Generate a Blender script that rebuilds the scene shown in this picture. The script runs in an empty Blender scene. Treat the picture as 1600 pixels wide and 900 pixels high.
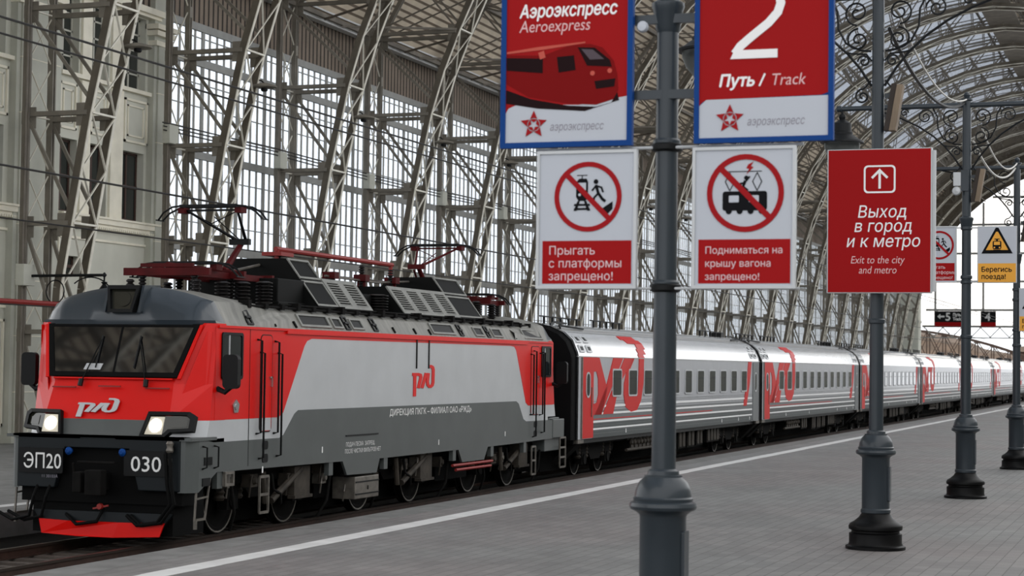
import bpy, bmesh, math, random
from mathutils import Vector, Matrix
from mathutils.geometry import delaunay_2d_cdt
random.seed(7)
scene = bpy.context.scene
col = scene.collection

# ---------------------------------------------------------------- camera, sky, exposure
F_PX, VPX, VPY, ROLL, EYE = 3000.0, 1850.0, 585.0, 0.0135, 3.2
a = Vector((VPX - 800, -(VPY - 450), -F_PX)).normalized()          # track direction seen by the camera
q = -(ROLL * a.x + a.y) / (-a.z)
up = Vector((ROLL, 1.0, -q)).normalized()
left = up.cross(a)
cam_data = bpy.data.cameras.new('camera')
cam = bpy.data.objects.new('camera', cam_data); col.objects.link(cam)
rot = Matrix((a, left, up))
cam.matrix_world = Matrix.Translation((0, 0, EYE)) @ rot.to_4x4()
cam_data.sensor_width = 36.0
cam_data.lens = F_PX / 1600.0 * 36.0
cam_data.clip_start = 0.5; cam_data.clip_end = 3000
cam_data.dof.use_dof = True
cam_data.dof.focus_distance = 42.0
cam_data.dof.aperture_fstop = 2.4
scene.camera = cam

world = bpy.data.worlds.new('overcast_sky'); scene.world = world
world.use_nodes = True
wn, wl = world.node_tree.nodes, world.node_tree.links
bg = wn['Background']
tc = wn.new('ShaderNodeTexCoord'); sx = wn.new('ShaderNodeSeparateXYZ')
rm = wn.new('ShaderNodeMapRange'); rm.inputs[1].default_value = -0.15; rm.inputs[2].default_value = 0.6
mixc = wn.new('ShaderNodeMix'); mixc.data_type = 'RGBA'
mixc.inputs[6].default_value = (0.90, 0.93, 0.97, 1)
mixc.inputs[7].default_value = (1.0, 1.0, 1.0, 1)
wl.new(tc.outputs['Generated'], sx.inputs[0]); wl.new(sx.outputs[2], rm.inputs[0])
wl.new(rm.outputs[0], mixc.inputs[0]); wl.new(mixc.outputs[2], bg.inputs[0])
bg.inputs[1].default_value = 2.4

vs = scene.view_settings
vs.view_transform = 'Standard'; vs.look = 'None'; vs.gamma = 1.0; vs.use_curve_mapping = False
vs.exposure = -0.35
scene.cycles.max_bounces = 8; scene.cycles.transparent_max_bounces = 16
scene.cycles.use_denoising = True
scene.cycles.sample_clamp_indirect = 6.0

# ---------------------------------------------------------------- helpers
ORG = {}
PI = math.pi

class MB:
    """collects shapes (world metres) for ONE mesh object"""
    def __init__(s): s.v = []; s.f = []; s.m = []; s.sm = []; s.k = 0
    def add(s, vs_, fs, m=0, smooth=False):
        o = len(s.v); s.v += [tuple(p) for p in vs_]
        for f in fs: s.f.append([i + o for i in f]); s.m.append(m); s.sm.append(smooth)
        return s
    def bx(s, x0, x1, y0, y1, z0, z1, m=0):
        P = [(x0,y0,z0),(x1,y0,z0),(x1,y1,z0),(x0,y1,z0),(x0,y0,z1),(x1,y0,z1),(x1,y1,z1),(x0,y1,z1)]
        return s.add(P, [(3,2,1,0),(4,5,6,7),(0,1,5,4),(1,2,6,5),(2,3,7,6),(3,0,4,7)], m)
    def bar(s, p, q_, w, h=None, m=0, upv=(0,0,1)):
        h = h or w; p = Vector(p); q_ = Vector(q_); d = (q_ - p)
        if d.length < 1e-6: return s
        d.normalize(); u = Vector(upv)
        if abs(d.dot(u)) > 0.98: u = Vector((1,0,0)) if abs(d.x) < 0.9 else Vector((0,1,0))
        r = d.cross(u).normalized(); u = r.cross(d).normalized()
        P = []
        for c in (p, q_):
            for sx_, su in ((-1,-1),(1,-1),(1,1),(-1,1)): P.append(c + r*sx_*w/2 + u*su*h/2)
        return s.add(P, [(3,2,1,0),(4,5,6,7),(0,1,5,4),(1,2,6,5),(2,3,7,6),(3,0,4,7)], m)
    def tube(s, pts, r, n=8, m=0, caps=True):
        pts = [Vector(p) for p in pts]; k = len(pts)
        rs = r if isinstance(r, (list, tuple)) else [r]*k
        V = []; prev = None
        for i, p in enumerate(pts):
            d = (pts[min(i+1, k-1)] - pts[max(i-1, 0)]).normalized()
            if prev is None:
                u = Vector((0,0,1)) if abs(d.z) < 0.95 else Vector((1,0,0))
                u = (u - d*u.dot(d)).normalized()
            else:
                u = (prev - d*prev.dot(d)).normalized()
            prev = u; w = d.cross(u)
            for j in range(n):
                t = 2*PI*j/n; V.append(p + (u*math.cos(t) + w*math.sin(t))*rs[i])
        Fc = []
        for i in range(k-1):
            for j in range(n):
                Fc.append((i*n+j, i*n+(j+1)%n, (i+1)*n+(j+1)%n, (i+1)*n+j))
        s.add(V, Fc, m, True)
        if caps:
            s.add(V[:n], [tuple(range(n))[::-1]], m); s.add(V[-n:], [tuple(range(n))], m)
        return s
    def lathe(s, prof, c, axis='z', n=24, m=0, caps=True):
        """prof: (radius, height) pairs"""
        V = []
        for r, h in prof:
            for j in range(n):
                t = 2*PI*j/n; u, w = r*math.cos(t), r*math.sin(t)
                if axis == 'z': V.append((c[0]+u, c[1]+w, c[2]+h))
                elif axis == 'y': V.append((c[0]+u, c[1]+h, c[2]+w))
                else: V.append((c[0]+h, c[1]+u, c[2]+w))
        Fc = []
        for i in range(len(prof)-1):
            for j in range(n):
                Fc.append((i*n+j, i*n+(j+1)%n, (i+1)*n+(j+1)%n, (i+1)*n+j))
        s.add(V, Fc, m, True)
        if caps and prof[0][0] > 1e-4: s.add(V[:n], [tuple(range(n))[::-1]], m)
        if caps and prof[-1][0] > 1e-4: s.add(V[-n:], [tuple(range(n))], m)
        return s
    def prism(s, poly, fn, t0, t1, m=0):
        """poly: 2D points; fn(u, v, t) -> world point"""
        n = len(poly); s.k += 1
        if 0 < t1-t0 < .021: t1 += (s.k % 9)*.00025          # overlapping strokes never share a plane
        V = [fn(u, v, t0) for u, v in poly] + [fn(u, v, t1) for u, v in poly]
        Fc = [tuple(range(n))[::-1], tuple(range(n, 2*n))]
        Fc += [(i, (i+1) % n, n+(i+1) % n, n+i) for i in range(n)]
        return s.add(V, Fc, m)
    def ring(s, po, pi, fn, t0, t1, m=0):
        """closed outline po with a hole pi (same point count)"""
        n = len(po)
        V = [fn(u,v,t0) for u,v in po] + [fn(u,v,t0) for u,v in pi] + [fn(u,v,t1) for u,v in po] + [fn(u,v,t1) for u,v in pi]
        Fc = []
        for i in range(n):
            j = (i+1) % n
            Fc += [(i,j,n+j,n+i), (2*n+i,3*n+i,3*n+j,2*n+j), (i,2*n+i,2*n+j,j), (n+i,n+j,3*n+j,3*n+i)]
        return s.add(V, Fc, m)
    def loft(s, rows, m=0, smooth=False, close=False):
        n = len(rows[0]); V = [p for r in rows for p in r]; Fc = []
        for i in range(len(rows)-1):
            for j in range(n if close else n-1):
                k = (j+1) % n
                Fc.append((i*n+j, i*n+k, (i+1)*n+k, (i+1)*n+j))
        return s.add(V, Fc, m, smooth)
    def ribbon(s, pts, w, fn, t0, t1, m=0):
        """thick 2D polyline"""
        pts = [Vector((p[0], p[1])) for p in pts]; L = []; R = []
        for i, p in enumerate(pts):
            a_ = (p - pts[i-1]).normalized() if i else None
            b_ = (pts[i+1] - p).normalized() if i < len(pts)-1 else None
            d = (a_ + b_) if (a_ and b_) else (a_ or b_)
            d.normalize(); n_ = Vector((-d.y, d.x))
            k = 1.0
            if a_ and b_: k = 1.0 / max(0.5, n_.dot(Vector((-a_.y, a_.x))))
            L.append(p + n_*w/2*k); R.append(p - n_*w/2*k)
        for i in range(len(pts)-1):
            s.prism([R[i], R[i+1], L[i+1], L[i]], lambda u, v, t: fn(u, v, t), t0, t1, m)
        return s
    def build(s, name, mats, parent=None, bevel=0.0, weld=False):
        me = bpy.data.meshes.new(name)
        o = Vector(ORG.get(parent.name, (0,0,0))) if parent else Vector((0,0,0))
        me.from_pydata([(p[0]-o.x, p[1]-o.y, p[2]-o.z) for p in s.v], [], s.f)
        if not isinstance(mats, (list, tuple)): mats = [mats]
        for mt in mats: me.materials.append(mt)
        me.polygons.foreach_set('material_index', s.m)
        me.polygons.foreach_set('use_smooth', s.sm)
        bm = bmesh.new(); bm.from_mesh(me)
        if weld: bmesh.ops.remove_doubles(bm, verts=bm.verts, dist=1e-4)
        bmesh.ops.recalc_face_normals(bm, faces=bm.faces)
        bm.to_mesh(me); bm.free(); me.update()
        if any(s.sm): me.set_sharp_from_angle(angle=0.62)
        ob = bpy.data.objects.new(name, me); col.objects.link(ob)
        if parent: ob.parent = parent; ORG[ob.name] = o
        if bevel:
            b = ob.modifiers.new('bevel', 'BEVEL'); b.width = bevel; b.segments = 2; b.limit_method = 'ANGLE'
        return ob

def tag(o, label=None, cat=None, group=None, kind=None):
    if label: o['label'] = label
    if cat: o['category'] = cat
    if group: o['group'] = group
    if kind: o['kind'] = kind
    return o

def empty(name, loc):
    o = bpy.data.objects.new(name, None); col.objects.link(o)
    o.location = loc; o.empty_display_size = 0.3; ORG[o.name] = tuple(loc)
    return o

def dup(o, loc=None, parent=None):
    c = o.copy(); col.objects.link(c)
    if parent: c.parent = parent
    if loc is not None: c.location = loc
    ORG[c.name] = tuple(c.location)
    for ch in o.children: dup(ch, None, c)
    return c

def lin(c): return tuple(((x/255)/12.92 if x/255 <= 0.04045 else ((x/255+0.055)/1.055)**2.4) for x in c)

def mat(name, rgb, rough=0.5, metal=0.0, noise=0.0, scale=3.0, bump=0.0, spec=None, coat=0.0, emit=None, estr=1.0, stretch=None):
    m = bpy.data.materials.new(name); m.use_nodes = True
    N, L = m.node_tree.nodes, m.node_tree.links
    b = N['Principled BSDF']; c = lin(rgb)
    b.inputs['Base Color'].default_value = (*c, 1)
    b.inputs['Roughness'].default_value = rough; b.inputs['Metallic'].default_value = metal
    if spec is not None: b.inputs['Specular IOR Level'].default_value = spec
    if coat: b.inputs['Coat Weight'].default_value = coat; b.inputs['Coat Roughness'].default_value = 0.08
    if emit:
        b.inputs['Emission Color'].default_value = (*lin(emit), 1); b.inputs['Emission Strength'].default_value = estr
    if noise or bump:
        t = N.new('ShaderNodeTexCoord'); mp = N.new('ShaderNodeMapping'); n = N.new('ShaderNodeTexNoise')
        if stretch: mp.inputs['Scale'].default_value = stretch
        n.inputs['Scale'].default_value = scale; n.inputs['Detail'].default_value = 6
        L.new(t.outputs['Object'], mp.inputs[0]); L.new(mp.outputs[0], n.inputs['Vector'])
        if noise:
            r = N.new('ShaderNodeValToRGB')
            lo = tuple(x*(1-noise) for x in c); hi = tuple(min(1, x*(1+noise*0.8)) for x in c)
            r.color_ramp.elements[0].position = 0.3; r.color_ramp.elements[1].position = 0.72
            r.color_ramp.elements[0].color = (*lo, 1); r.color_ramp.elements[1].color = (*hi, 1)
            L.new(n.outputs['Fac'], r.inputs[0]); L.new(r.outputs[0], b.inputs['Base Color'])
        if bump:
            bp = N.new('ShaderNodeBump'); bp.inputs['Strength'].default_value = bump; bp.inputs['Distance'].default_value = 0.02
            L.new(n.outputs['Fac'], bp.inputs['Height']); L.new(bp.outputs[0], b.inputs['Normal'])
    return m

def glass(name, rgb, through=0.85, gloss_rough=0.03, haze=0.0):
    """thin pane: mostly lets light straight through, with a mirror coat and optional dirt haze"""
    m = bpy.data.materials.new(name); m.use_nodes = True
    N, L = m.node_tree.nodes, m.node_tree.links
    N.remove(N['Principled BSDF']); out = N['Material Output']
    tr = N.new('ShaderNodeBsdfTransparent'); tr.inputs[0].default_value = (*[x*through for x in lin(rgb)], 1)
    gl = N.new('ShaderNodeBsdfGlossy'); gl.inputs['Roughness'].default_value = gloss_rough
    lw = N.new('ShaderNodeLayerWeight'); pw = N.new('ShaderNodeMath'); pw.operation = 'POWER'; pw.inputs[1].default_value = 5.0
    fr = N.new('ShaderNodeMath'); fr.operation = 'MULTIPLY_ADD'; fr.inputs[1].default_value = 0.7; fr.inputs[2].default_value = 0.02
    L.new(lw.outputs['Facing'], pw.inputs[0]); L.new(pw.outputs[0], fr.inputs[0])
    mx = N.new('ShaderNodeMixShader')
    L.new(fr.outputs[0], mx.inputs[0]); L.new(tr.outputs[0], mx.inputs[1]); L.new(gl.outputs[0], mx.inputs[2])
    last = mx
    if haze:
        tl = N.new('ShaderNodeBsdfTranslucent'); tl.inputs[0].default_value = (*lin(rgb), 1)
        m2 = N.new('ShaderNodeMixShader'); m2.inputs[0].default_value = haze
        L.new(mx.outputs[0], m2.inputs[1]); L.new(tl.outputs[0], m2.inputs[2]); last = m2
    L.new(last.outputs[0], out.inputs[0])
    return m

_txt = {}
def text_poly(body, size, shear=0.0, bold=0.0, align='LEFT', space=1.0, xs=1.0):
    """outline of the lettering, filled by winding number (the built-in font's Cyrillic outlines overlap)"""
    key = (body, size, shear, bold, align, space, xs)
    if key in _txt: return _txt[key]
    cu = bpy.data.curves.new('lettering', 'FONT'); cu.body = body; cu.size = size; cu.shear = shear
    cu.align_x = align; cu.space_character = space; cu.fill_mode = 'NONE'; cu.resolution_u = 3
    ob = bpy.data.objects.new('lettering', cu); col.objects.link(ob)
    dg = bpy.context.evaluated_depsgraph_get(); dg.update()
    me = ob.evaluated_get(dg).to_mesh()
    P = [(v.co.x, v.co.y) for v in me.vertices]
    adj = {}
    for e in me.edges:
        a_, b_ = e.vertices; adj.setdefault(a_, []).append(b_); adj.setdefault(b_, []).append(a_)
    ob.evaluated_get(dg).to_mesh_clear(); bpy.data.objects.remove(ob); bpy.data.curves.remove(cu)
    loops = []; seen = set()
    for st in range(len(P)):
        if st in seen or st not in adj: continue
        lp = [st]; seen.add(st); nx = st+1 if st+1 in adj[st] else adj[st][0]
        while nx not in seen:
            lp.append(nx); seen.add(nx)
            c_ = [k for k in adj[nx] if k not in seen]
            if not c_: break
            nx = nx+1 if nx+1 in c_ else c_[0]
        L_ = []
        for k in lp:
            if not L_ or math.hypot(P[k][0]-L_[-1][0], P[k][1]-L_[-1][1]) > size*.004: L_.append(P[k])
        if len(L_) > 2: loops.append(L_)
    # overlapping loops are filled together, the others each on their own
    def bb(L_): xs_ = [p_[0] for p_ in L_]; ys_ = [p_[1] for p_ in L_]; return min(xs_), max(xs_), min(ys_), max(ys_)
    boxes = [bb(L_) for L_ in loops]; grp = list(range(len(loops)))
    for i in range(len(loops)):
        for j in range(i):
            a_, b_ = boxes[i], boxes[j]
            if a_[0] <= b_[1] and b_[0] <= a_[1] and a_[2] <= b_[3] and b_[2] <= a_[3]:
                gi, gj = grp[i], grp[j]; grp = [gj if g_ == gi else g_ for g_ in grp]
    V, Fc = [], []
    for g_ in sorted(set(grp)):
        LL = [loops[i] for i in range(len(loops)) if grp[i] == g_]
        pts, eds = [], []
        for L_ in LL:
            o = len(pts); pts += [Vector(p_) for p_ in L_]; eds += [(o+i, o+(i+1) % len(L_)) for i in range(len(L_))]
        rv, re_, rf_, *_ = delaunay_2d_cdt(pts, eds, [], 1, 1e-6)
        o = len(V); V += [(p_.x, p_.y) for p_ in rv]
        for t in rf_:
            cx = sum(rv[k].x for k in t)/len(t); cy = sum(rv[k].y for k in t)/len(t); wn_ = 0
            for L_ in LL:
                for (x0, y0), (x1, y1) in zip(L_, L_[1:]+L_[:1]):
                    if (y0 <= cy) != (y1 <= cy):
                        if x0+(cy-y0)/(y1-y0)*(x1-x0) > cx: wn_ += 1 if y1 > y0 else -1
            if wn_: Fc.append([o+k for k in t])
    V = [(x*xs, y) for x, y in V]
    if bold:
        n = len(V); V0, F0 = V, Fc; V, Fc = [], []
        for k, (dx, dy) in enumerate(((-1,0),(1,0),(0,-1),(0,1))):
            V += [(x+dx*bold, y+dy*bold) for x, y in V0]; Fc += [[i+k*n for i in t] for t in F0]
    _txt[key] = (V, Fc); return _txt[key]
def put_text(mb, body, size, fn, t, u0, v0, m=0, **k):
    V, Fc = text_poly(body, size, **k)
    n = len(V)//4 if k.get('bold') else len(V)
    mb.add([fn(u0+u, v0+v, t + .0004*(i//n)) for i, (u, v) in enumerate(V)], Fc, m)

def side_fn(y):                       # faces the platform (towards -y); u along the track, v up
    return lambda u, v, t: (u, y - t, v)
def face_fn(x, y0=0.0, z0=0.0):       # faces the camera end (towards -x); u to the right, v up
    return lambda u, v, t: (x - t, y0 - u, z0 + v)

def circle(cx, cy, r, n=24, a0=0.0, a1=2*PI):
    full = abs(a1-a0-2*PI) < 1e-6
    k = n if full else n+1
    return [(cx+r*math.cos(a0+(a1-a0)*i/n), cy+r*math.sin(a0+(a1-a0)*i/n)) for i in range(k)]
def rrect(x0, x1, y0, y1, r, n=4):
    P = []
    for cx, cy, a0 in ((x1-r,y1-r,0),(x0+r,y1-r,PI/2),(x0+r,y0+r,PI),(x1-r,y0+r,1.5*PI)):
        P += [(cx+r*math.cos(a0+PI/2*i/n), cy+r*math.sin(a0+PI/2*i/n)) for i in range(n+1)]
    return P

# ---------------------------------------------------------------- materials
M = {}
M['paving'] = None
M['concrete'] = mat('platform_edge_concrete', (112,112,110), 0.7, noise=0.25, scale=2.5)
M['white_line'] = mat('white_line_paint', (205,205,203), 0.6, noise=0.12, scale=2.0)
M['ballast'] = mat('dark_ballast', (20,18,16), 0.95, noise=0.5, scale=9.0, bump=0.8, spec=0.05)
M['rail'] = mat('rusty_rail', (62,45,38), 0.5, 0.4, noise=0.3, scale=6.0)
M['rail_top'] = mat('worn_rail_head', (90,80,74), 0.35, 0.8)
M['sleeper'] = mat('concrete_sleeper', (70,62,56), 0.9, noise=0.3)
M['plaster'] = mat('painted_plaster', (204,203,190), 0.8, noise=0.10, scale=0.7)
M['plaster_light'] = mat('cream_moulding', (236,230,212), 0.75, noise=0.1, scale=1.5)
M['plaster_shade'] = mat('grey_pilaster_paint', (190,190,178), 0.8, noise=0.12, scale=0.8)
M['steel'] = mat('grey_painted_steel', (122,116,105), 0.6, noise=0.25, scale=1.4)
M['shaded_web'] = mat('taupe_chord_shade', (98,91,80), 0.65, noise=0.25, scale=1.4, spec=0.25)  # dark taupe puts the shade of the unlit chord faces into the colour
M['steel_dark'] = mat('dirty_roof_steel', (112,105,95), 0.7, noise=0.3, scale=1.2)
M['lacing'] = mat('pale_lacing_and_lit_flange', (222,217,203), 0.55, noise=0.15, scale=2.0)
M['mullion'] = mat('window_bar_paint', (150,150,146), 0.6, noise=0.1)
M['deck_dark'] = mat('dark_end_boards', (92,84,72), 0.85, noise=0.2)
M['boards'] = None
M['deck'] = None
M['pane'] = glass('wall_glass', (244,247,250), 0.92)
M['skylight'] = glass('roof_glass', (220,224,230), 0.76, 0.08, haze=0.10)
M['endglass'] = glass('gable_glass', (255,252,248), 0.97)
M['black'] = mat('black_paint', (10,11,12), 0.45, spec=0.18)
M['rubber'] = mat('black_rubber', (8,8,8), 0.75, spec=0.1)
M['soot'] = mat('grimy_underframe', (17,16,15), 0.85, noise=0.45, scale=5.0, spec=0.12)
M['grime'] = mat('grey_brown_equipment', (58,53,47), 0.7, noise=0.45, scale=4.0, spec=0.2)
M['steelgrey'] = mat('worn_steel', (104,99,92), 0.45, 0.35, noise=0.35, scale=6.0)
M['red'] = mat('red_gloss_paint', (206,12,5), 0.36, noise=0.05, scale=0.8, spec=0.25, coat=0.06)
M['red_line'] = mat('dull_red_paint', (128,22,16), 0.55)
M['lgrey'] = mat('light_grey_paint', (176,178,180), 0.38, noise=0.06, scale=1.2, coat=0.15)
M['dgrey'] = mat('dark_grey_paint', (72,76,75), 0.45, noise=0.10, scale=1.5, coat=0.1)
M['apron'] = mat('blue_black_paint', (20,25,28), 0.5, noise=0.15, scale=2.0, spec=0.2)
M['visor'] = mat('slate_blue_paint', (44,52,59), 0.3, noise=0.08, scale=1.0, coat=0.4)
M['roofgrey'] = mat('weathered_grey_roof', (122,121,115), 0.5, noise=0.35, scale=2.2, stretch=(3,1,0.6))
M['hood'] = mat('black_hood', (9,10,9), 0.6, noise=0.2, spec=0.12)
M['louvre'] = mat('grey_louvre_frame', (122,122,117), 0.5, noise=0.2, scale=4)
M['white'] = mat('white_lettering', (220,220,218), 0.6)
M['chrome'] = mat('bare_metal', (190,190,190), 0.25, 0.9)
M['dark_glass'] = mat('dark_window_glass', (9,11,13), 0.04, spec=0.9)
M['car_glass'] = mat('carriage_window_glass', (26,32,34), 0.06, spec=0.8)
M['lens'] = mat('lamp_lens_off', (40,40,34), 0.1, spec=0.8)
M['lamp_on'] = mat('lit_headlamp', (255,252,244), 0.3, emit=(255,250,236), estr=9.0)
M['reflector'] = mat('headlamp_reflector', (176,172,160), 0.25, 0.4, emit=(255,244,220), estr=0.35)
M['panto_red'] = mat('oxide_red_paint', (72,10,12), 0.6, noise=0.3, spec=0.15)
M['insul'] = mat('brown_black_insulator', (20,17,16), 0.35, spec=0.3)
M['silver'] = mat('silver_carriage_roof', (226,227,228), 0.26, 0.45, noise=0.06, scale=0.9, coat=0.5)
M['car_side'] = mat('grey_carriage_paint', (168,170,175), 0.30, noise=0.05, coat=0.3)
M['car_mid'] = mat('mid_grey_band', (104,107,108), 0.4, spec=0.3)
M['car_dark'] = mat('dark_grey_band', (62,68,68), 0.4, noise=0.05, spec=0.3)
M['car_white'] = mat('white_band', (236,236,236), 0.35, coat=0.3)
M['car_red'] = mat('carriage_red_paint', (190,14,8), 0.42, spec=0.2)
M['bellows'] = mat('black_bellows', (11,11,12), 0.75, spec=0.1)
M['post'] = mat('slate_grey_gloss_paint', (42,49,55), 0.36, noise=0.10, scale=2.0, spec=0.3, coat=0.15)
M['post_foot'] = mat('black_gloss_foot', (9,9,10), 0.42, noise=0.2, spec=0.14)
M['sign_red'] = mat('sign_red', (150,5,9), 0.6, spec=0.15)
M['sign_white'] = mat('sign_white', (182,186,194), 0.6, spec=0.15)
M['sign_blue'] = mat('sign_blue_frame', (8,58,122), 0.6, spec=0.15)
M['sign_edge'] = mat('sign_grey_edge', (180,182,184), 0.4, 0.2)
M['sign_text'] = mat('sign_lettering_white', (232,230,230), 0.5)
M['sign_text_dim'] = mat('sign_lettering_pale', (214,170,170), 0.5)
M['sign_text_soft'] = mat('sign_lettering_soft', (216,190,192), 0.6, spec=0.1)
M['sign_grey_text'] = mat('sign_lettering_grey', (128,124,134), 0.5)
M['prohib'] = mat('prohibition_red', (150,12,20), 0.6, spec=0.15)
M['picto'] = mat('pictogram_black', (10,11,15), 0.6, spec=0.1)
M['amber'] = mat('sign_amber', (226,158,36), 0.45)
M['wood'] = mat('plywood_cabinet', (118,102,84), 0.65, noise=0.3, scale=3, stretch=(4,4,0.6))
M['wood_dark'] = mat('dark_plywood_side', (44,35,29), 0.75)
M['iron'] = mat('black_wrought_iron', (18,20,22), 0.5, spec=0.2)
M['dark_glass'].node_tree.nodes['Principled BSDF'].inputs['IOR'].default_value = 1.85
M['lantern_glass'] = glass('lantern_glass', (206,210,210), 0.6, 0.1, haze=0.35)
M['cable'] = mat('black_cable', (12,12,13), 0.5, spec=0.2)
M['cable_pale'] = mat('pale_cable', (190,188,182), 0.5)
M['wire'] = mat('overhead_wire', (40,38,36), 0.5, 0.3)
M['brown'] = mat('brown_hillside', (92,74,58), 0.9, noise=0.35, scale=0.25)
M['bridge_steel'] = mat('brown_bridge_steel', (70,54,44), 0.8)
M['brickred'] = mat('reddish_brick', (108,84,74), 0.9, noise=0.2, scale=0.6)
M['window_brown'] = mat('brown_window_frame', (70,48,40), 0.6)
M['window_white'] = mat('pale_window_bars', (186,184,172), 0.6)
M['room_glass'] = mat('dim_window_glass', (40,44,42), 0.08, spec=0.7)

def paving():
    m = bpy.data.materials.new('grey_block_paving'); m.use_nodes = True
    N, L = m.node_tree.nodes, m.node_tree.links; b = N['Principled BSDF']
    t = N.new('ShaderNodeTexCoord'); br = N.new('ShaderNodeTexBrick')
    br.inputs['Scale'].default_value = 1.0; br.inputs['Brick Width'].default_value = 0.46; br.inputs['Row Height'].default_value = 0.23
    br.inputs['Mortar Size'].default_value = 0.007; br.inputs['Mortar Smooth'].default_value = 0.1; br.inputs['Bias'].default_value = -0.2
    br.inputs['Color1'].default_value = (*lin((124,124,122)), 1); br.inputs['Color2'].default_value = (*lin((110,110,109)), 1)
    br.inputs['Mortar'].default_value = (*lin((78,77,75)), 1)
    n = N.new('ShaderNodeTexNoise'); n.inputs['Scale'].default_value = 0.45; n.inputs['Detail'].default_value = 8; n.inputs['Roughness'].default_value = 0.62
    mr = N.new('ShaderNodeMapRange'); mr.inputs[1].default_value = 0.3; mr.inputs[2].default_value = 0.7; mr.inputs[3].default_value = 0.78; mr.inputs[4].default_value = 1.12
    mx = N.new('ShaderNodeMix'); mx.data_type = 'RGBA'; mx.blend_type = 'MULTIPLY'; mx.inputs[0].default_value = 1.0
    cb = N.new('ShaderNodeCombineColor')
    L.new(t.outputs['Object'], br.inputs['Vector']); L.new(t.outputs['Object'], n.inputs['Vector'])
    L.new(n.outputs['Fac'], mr.inputs[0])
    n2 = N.new('ShaderNodeTexNoise'); n2.inputs['Scale'].default_value = 0.16; n2.inputs['Detail'].default_value = 3
    m2 = N.new('ShaderNodeMapRange'); m2.inputs[1].default_value = 0.42; m2.inputs[2].default_value = 0.68; m2.inputs[3].default_value = 1.0; m2.inputs[4].default_value = 0.90
    mu2 = N.new('ShaderNodeMath'); mu2.operation = 'MULTIPLY'
    L.new(t.outputs['Object'], n2.inputs['Vector']); L.new(n2.outputs['Fac'], m2.inputs[0])
    L.new(mr.outputs[0], mu2.inputs[0]); L.new(m2.outputs[0], mu2.inputs[1])
    L.new(mr.outputs[0], cb.inputs[0]); L.new(mu2.outputs[0], cb.inputs[1]); L.new(mu2.outputs[0], cb.inputs[2])
    L.new(br.outputs['Color'], mx.inputs[6]); L.new(cb.outputs[0], mx.inputs[7]); L.new(mx.outputs[2], b.inputs['Base Color'])
    b.inputs['Roughness'].default_value = 0.55
    bp = N.new('ShaderNodeBump'); bp.inputs['Strength'].default_value = 0.35; bp.inputs['Distance'].default_value = 0.01
    L.new(br.outputs['Fac'], bp.inputs['Height']); bp.invert = True; L.new(bp.outputs[0], b.inputs['Normal'])
    return m
M['paving'] = paving()

def stripes(name, c1, c2, axis, pitch, rough=0.8):
    m = bpy.data.materials.new(name); m.use_nodes = True
    N, L = m.node_tree.nodes, m.node_tree.links; b = N['Principled BSDF']
    t = N.new('ShaderNodeTexCoord'); sp = N.new('ShaderNodeSeparateXYZ'); mu = N.new('ShaderNodeMath'); mu.operation = 'MULTIPLY'
    mu.inputs[1].default_value = 1.0/pitch; fr = N.new('ShaderNodeMath'); fr.operation = 'FRACT'
    r = N.new('ShaderNodeValToRGB'); r.color_ramp.interpolation = 'LINEAR'
    r.color_ramp.elements[0].position = 0.62; r.color_ramp.elements[1].position = 0.70
    r.color_ramp.elements[0].color = (*lin(c1), 1); r.color_ramp.elements[1].color = (*lin(c2), 1)
    n = N.new('ShaderNodeTexNoise'); n.inputs['Scale'].default_value = 0.8; n.inputs['Detail'].default_value = 5
    mx = N.new('ShaderNodeMix'); mx.data_type = 'RGBA'; mx.blend_type = 'MULTIPLY'; mx.inputs[0].default_value = 0.55
    L.new(t.outputs['Object'], sp.inputs[0]); L.new(sp.outputs[axis], mu.inputs[0]); L.new(mu.outputs[0], fr.inputs[0])
    L.new(fr.outputs[0], r.inputs[0]); L.new(r.outputs[0], mx.inputs[6]); L.new(t.outputs['Object'], n.inputs['Vector'])
    L.new(n.outputs['Fac'], mx.inputs[7]); L.new(mx.outputs[2], b.inputs['Base Color'])
    b.inputs['Roughness'].default_value = rough
    bp = N.new('ShaderNodeBump'); bp.inputs['Distance'].default_value = 0.05; L.new(fr.outputs[0], bp.inputs['Height']); L.new(bp.outputs[0], b.inputs['Normal'])
    return m
M['boards'] = stripes('brown_vertical_boards', (150,134,118), (52,44,38), 0, 0.42)
M['deck'] = stripes('tan_roof_boards', (232,216,192), (120,104,88), 2, 0.34)

# ================================================================ GROUND, PLATFORMS, TRACK
HALL_END = 286.0
mb = MB().bx(-25, 1200, -14, 120, -0.75, -0.55); tag(mb.build('ground', M['ballast']), kind='structure')
mb = MB().bx(-25, 296, -12, 15.2, -0.5, 0.2); fl = mb.build('floor', [M['paving']]); tag(fl, kind='structure')
mb = MB().bx(-25, 296, 14.55, 15.22, 0.14, 0.204).bx(-25, 296, 15.16, 15.24, -0.5, 0.206)
tag(mb.build('trim_1', M['concrete']), 'concrete coping along the platform edge', kind='structure')
mb = MB()
random.seed(11)
x = -25.0
while x < 292:
    L_ = random.uniform(1.5, 3.0); mb.bx(x, min(292, x+L_), 13.40+random.uniform(-.012,.012), 13.80+random.uniform(-.015,.015), 0.19, 0.2045); x += L_
tag(mb.build('trim_2', M['white_line']), 'white safety line painted along the platform', kind='structure')
mb = MB().bx(-25, 292, 21.7, 39.4, -0.5, 0.2)
tag(mb.build('floor', M['concrete']), 'far platform beyond the train', kind='structure')
mb = MB().bx(-25, 292, 22.5, 22.85, 0.19, 0.205)
tag(mb.build('trim_3', M['white_line']), 'white line along the far platform', kind='structure')

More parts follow.
